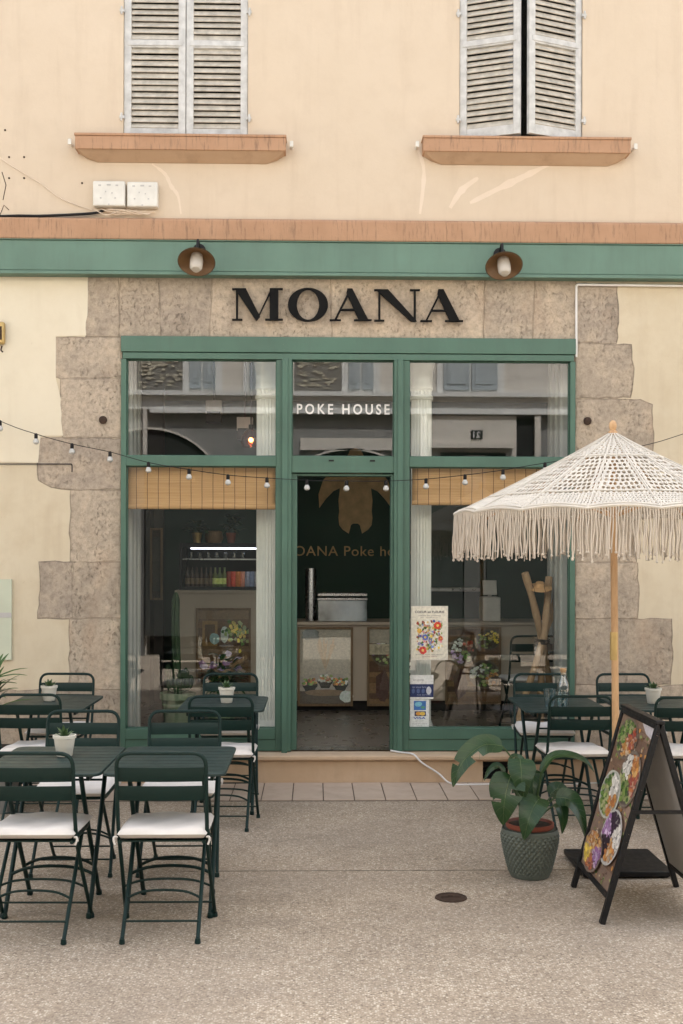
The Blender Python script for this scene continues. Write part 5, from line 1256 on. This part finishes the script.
def arch(cx, apex, rad, trim):
    r = rad / (F / (8.9 - OY)); xc = vx(cx); zc = vz(apex) - r
    pts = [(xc + r * math.cos(t), zc + r * math.sin(t)) for t in [math.pi * j / 24 for j in range(25)]]
    poly = [(xc + r, 0)] + pts + [(xc - r, 0)]
    mb = MB(); mb.prism([V((x_, OY - .019, z_)) for x_, z_ in poly], (0, .012, 0)); ar = mb.build('arched_opening', M['dark'], OB, 0)
    mb = MB(); rr = r + .035; q = [(xc + rr * math.cos(t), zc + rr * math.sin(t)) for t in [math.pi * j / 24 for j in range(25)]]
    vs = [V((x_, OY + .05, z_)) for x_, z_ in pts + q] + [V((x_, OY - .02, z_)) for x_, z_ in pts + q]; n = 25; fs = []
    for j in range(24): fs += [(j, j + 1, n + j + 1, n + j), (j, 2 * n + j, 2 * n + j + 1, j + 1), (n + j, n + j + 1, 3 * n + j + 1, 3 * n + j)]
    mb.add(vs, fs); mb.build('arch_trim', M['opp'], ar, 0)
arch(148, 430, 78, 1); arch(350, 450, 90, 1); arch(-60, 430, 78, 1)
mb = MB(); mb.box(vx(300), vx(392), OY, OY + .05, vz(450), vz(438)); mb.box(vx(428), vx(516), OY - .018, OY + .08, 2.0, vz(415)); mb.box(vx(430), vx(512), OY + .08, OY + .2, vz(448), vz(443)); mb.box(vx(143), vx(147), OY, OY + .12, .0, vz(410)); mb.box(vx(534), vx(540), OY - .0, OY + .12, 0, vz(414)); mb.box(vx(420), vx(427), OY, OY + .12, 0, vz(414)); mb.build('stone_trim', M['opp'], OB, 0)
mb = MB(); mb.box(vx(516.5), vx(533), OY - .018, OY + .03, 0, vz(417)); mb.box(vx(440), vx(505), OY + .082, OY + .09, 0, vz(452)); mb.build('doorway', M['dark'], OB, 0)
zk = vz(457)
M['oppdark'] = paint('dark_shopfront', (.035, .04, .038), .4, .2, 2)
M['oppmid'] = paint('grey_shopfront', (.10, .10, .095), .6, .2, 2)
for i, xa in enumerate(range(-24, 24, 3)):
    mb = MB(); mb.box(xa + .02, xa + 2.6, OY + .02, OY + .24, .35, zk); mb.build('shop_window', M['oppdark'], OB, 0)
    mb = MB(); mb.box(xa + 2.62, xa + 3.0, OY + .02, OY + .27, 0, zk + .02); mb.build('pilaster', M['oppmid'], OB, 0)
e_ = MB(); e_.box(vx(470.5), vx(482), OY + .081, OY + .1, vz(438.5), vz(430)); npl = e_.build('number_plate', M['black'], OB, 0)
mb = MB(); text_mb('21', vx(476.2), vz(434.2), .13, .11, OY + .104, .001, 1, .02, mb, True); mb.build('numeral', M['white'], npl, 0)

# ------------------------------------------------------------------ light, sky, camera
wd_ = bpy.data.worlds.new('World'); SC.world = wd_; wd_.use_nodes = True; nt = wd_.node_tree; bg = nt.nodes['Background']
EL, AZ = 58, 14
sky = nd(nt, 'ShaderNodeTexSky', sky_type='NISHITA', sun_disc=False, sun_elevation=R(EL), sun_rotation=R(AZ), air_density=1.0, dust_density=4.0, ozone_density=1.0)
hs = nd(nt, 'ShaderNodeHueSaturation', i_Saturation=.36); nt.links.new(sky.outputs[0], hs.inputs['Color']); nt.links.new(hs.outputs[0], bg.inputs[0])
bg.inputs[1].default_value = .15
sd = bpy.data.lights.new('sun', 'SUN'); sd.energy = 4.5; sd.angle = R(1.0); sd.color = (1, .98, .95)
so = bpy.data.objects.new('sun', sd); COL.objects.link(so)
az = R(AZ); dirn = V((math.sin(az) * math.cos(R(EL)), math.cos(az) * math.cos(R(EL)), math.sin(R(EL))))
so.rotation_euler = dirn.to_track_quat('Z', 'Y').to_euler(); so.location = (0, -5, 12)
cd = bpy.data.cameras.new('camera'); cam = bpy.data.objects.new('camera', cd); COL.objects.link(cam); SC.camera = cam
cd.sensor_fit = 'VERTICAL'; cd.sensor_height = 36; cd.sensor_width = 24; cd.lens = F / 1024 * 36; cd.shift_y = (YH - 512) / 1024; cd.clip_end = 500; cd.clip_start = .1
rm = Matrix((_rr, _uu, -_d)).transposed(); cam.matrix_world = Matrix.Translation(CAM) @ rm.to_4x4()
vs_ = SC.view_settings; vs_.view_transform = 'Standard'; vs_.look = 'None'; vs_.gamma = 1; vs_.use_curve_mapping = False; vs_.exposure = 1.76
SC.render.engine = 'CYCLES'; cy = SC.cycles; cy.use_denoising = True; cy.max_bounces = 10; cy.diffuse_bounces = 6; cy.glossy_bounces = 5; cy.transparent_max_bounces = 16; cy.caustics_reflective = False; cy.caustics_refractive = False; cy.sample_clamp_indirect = 12
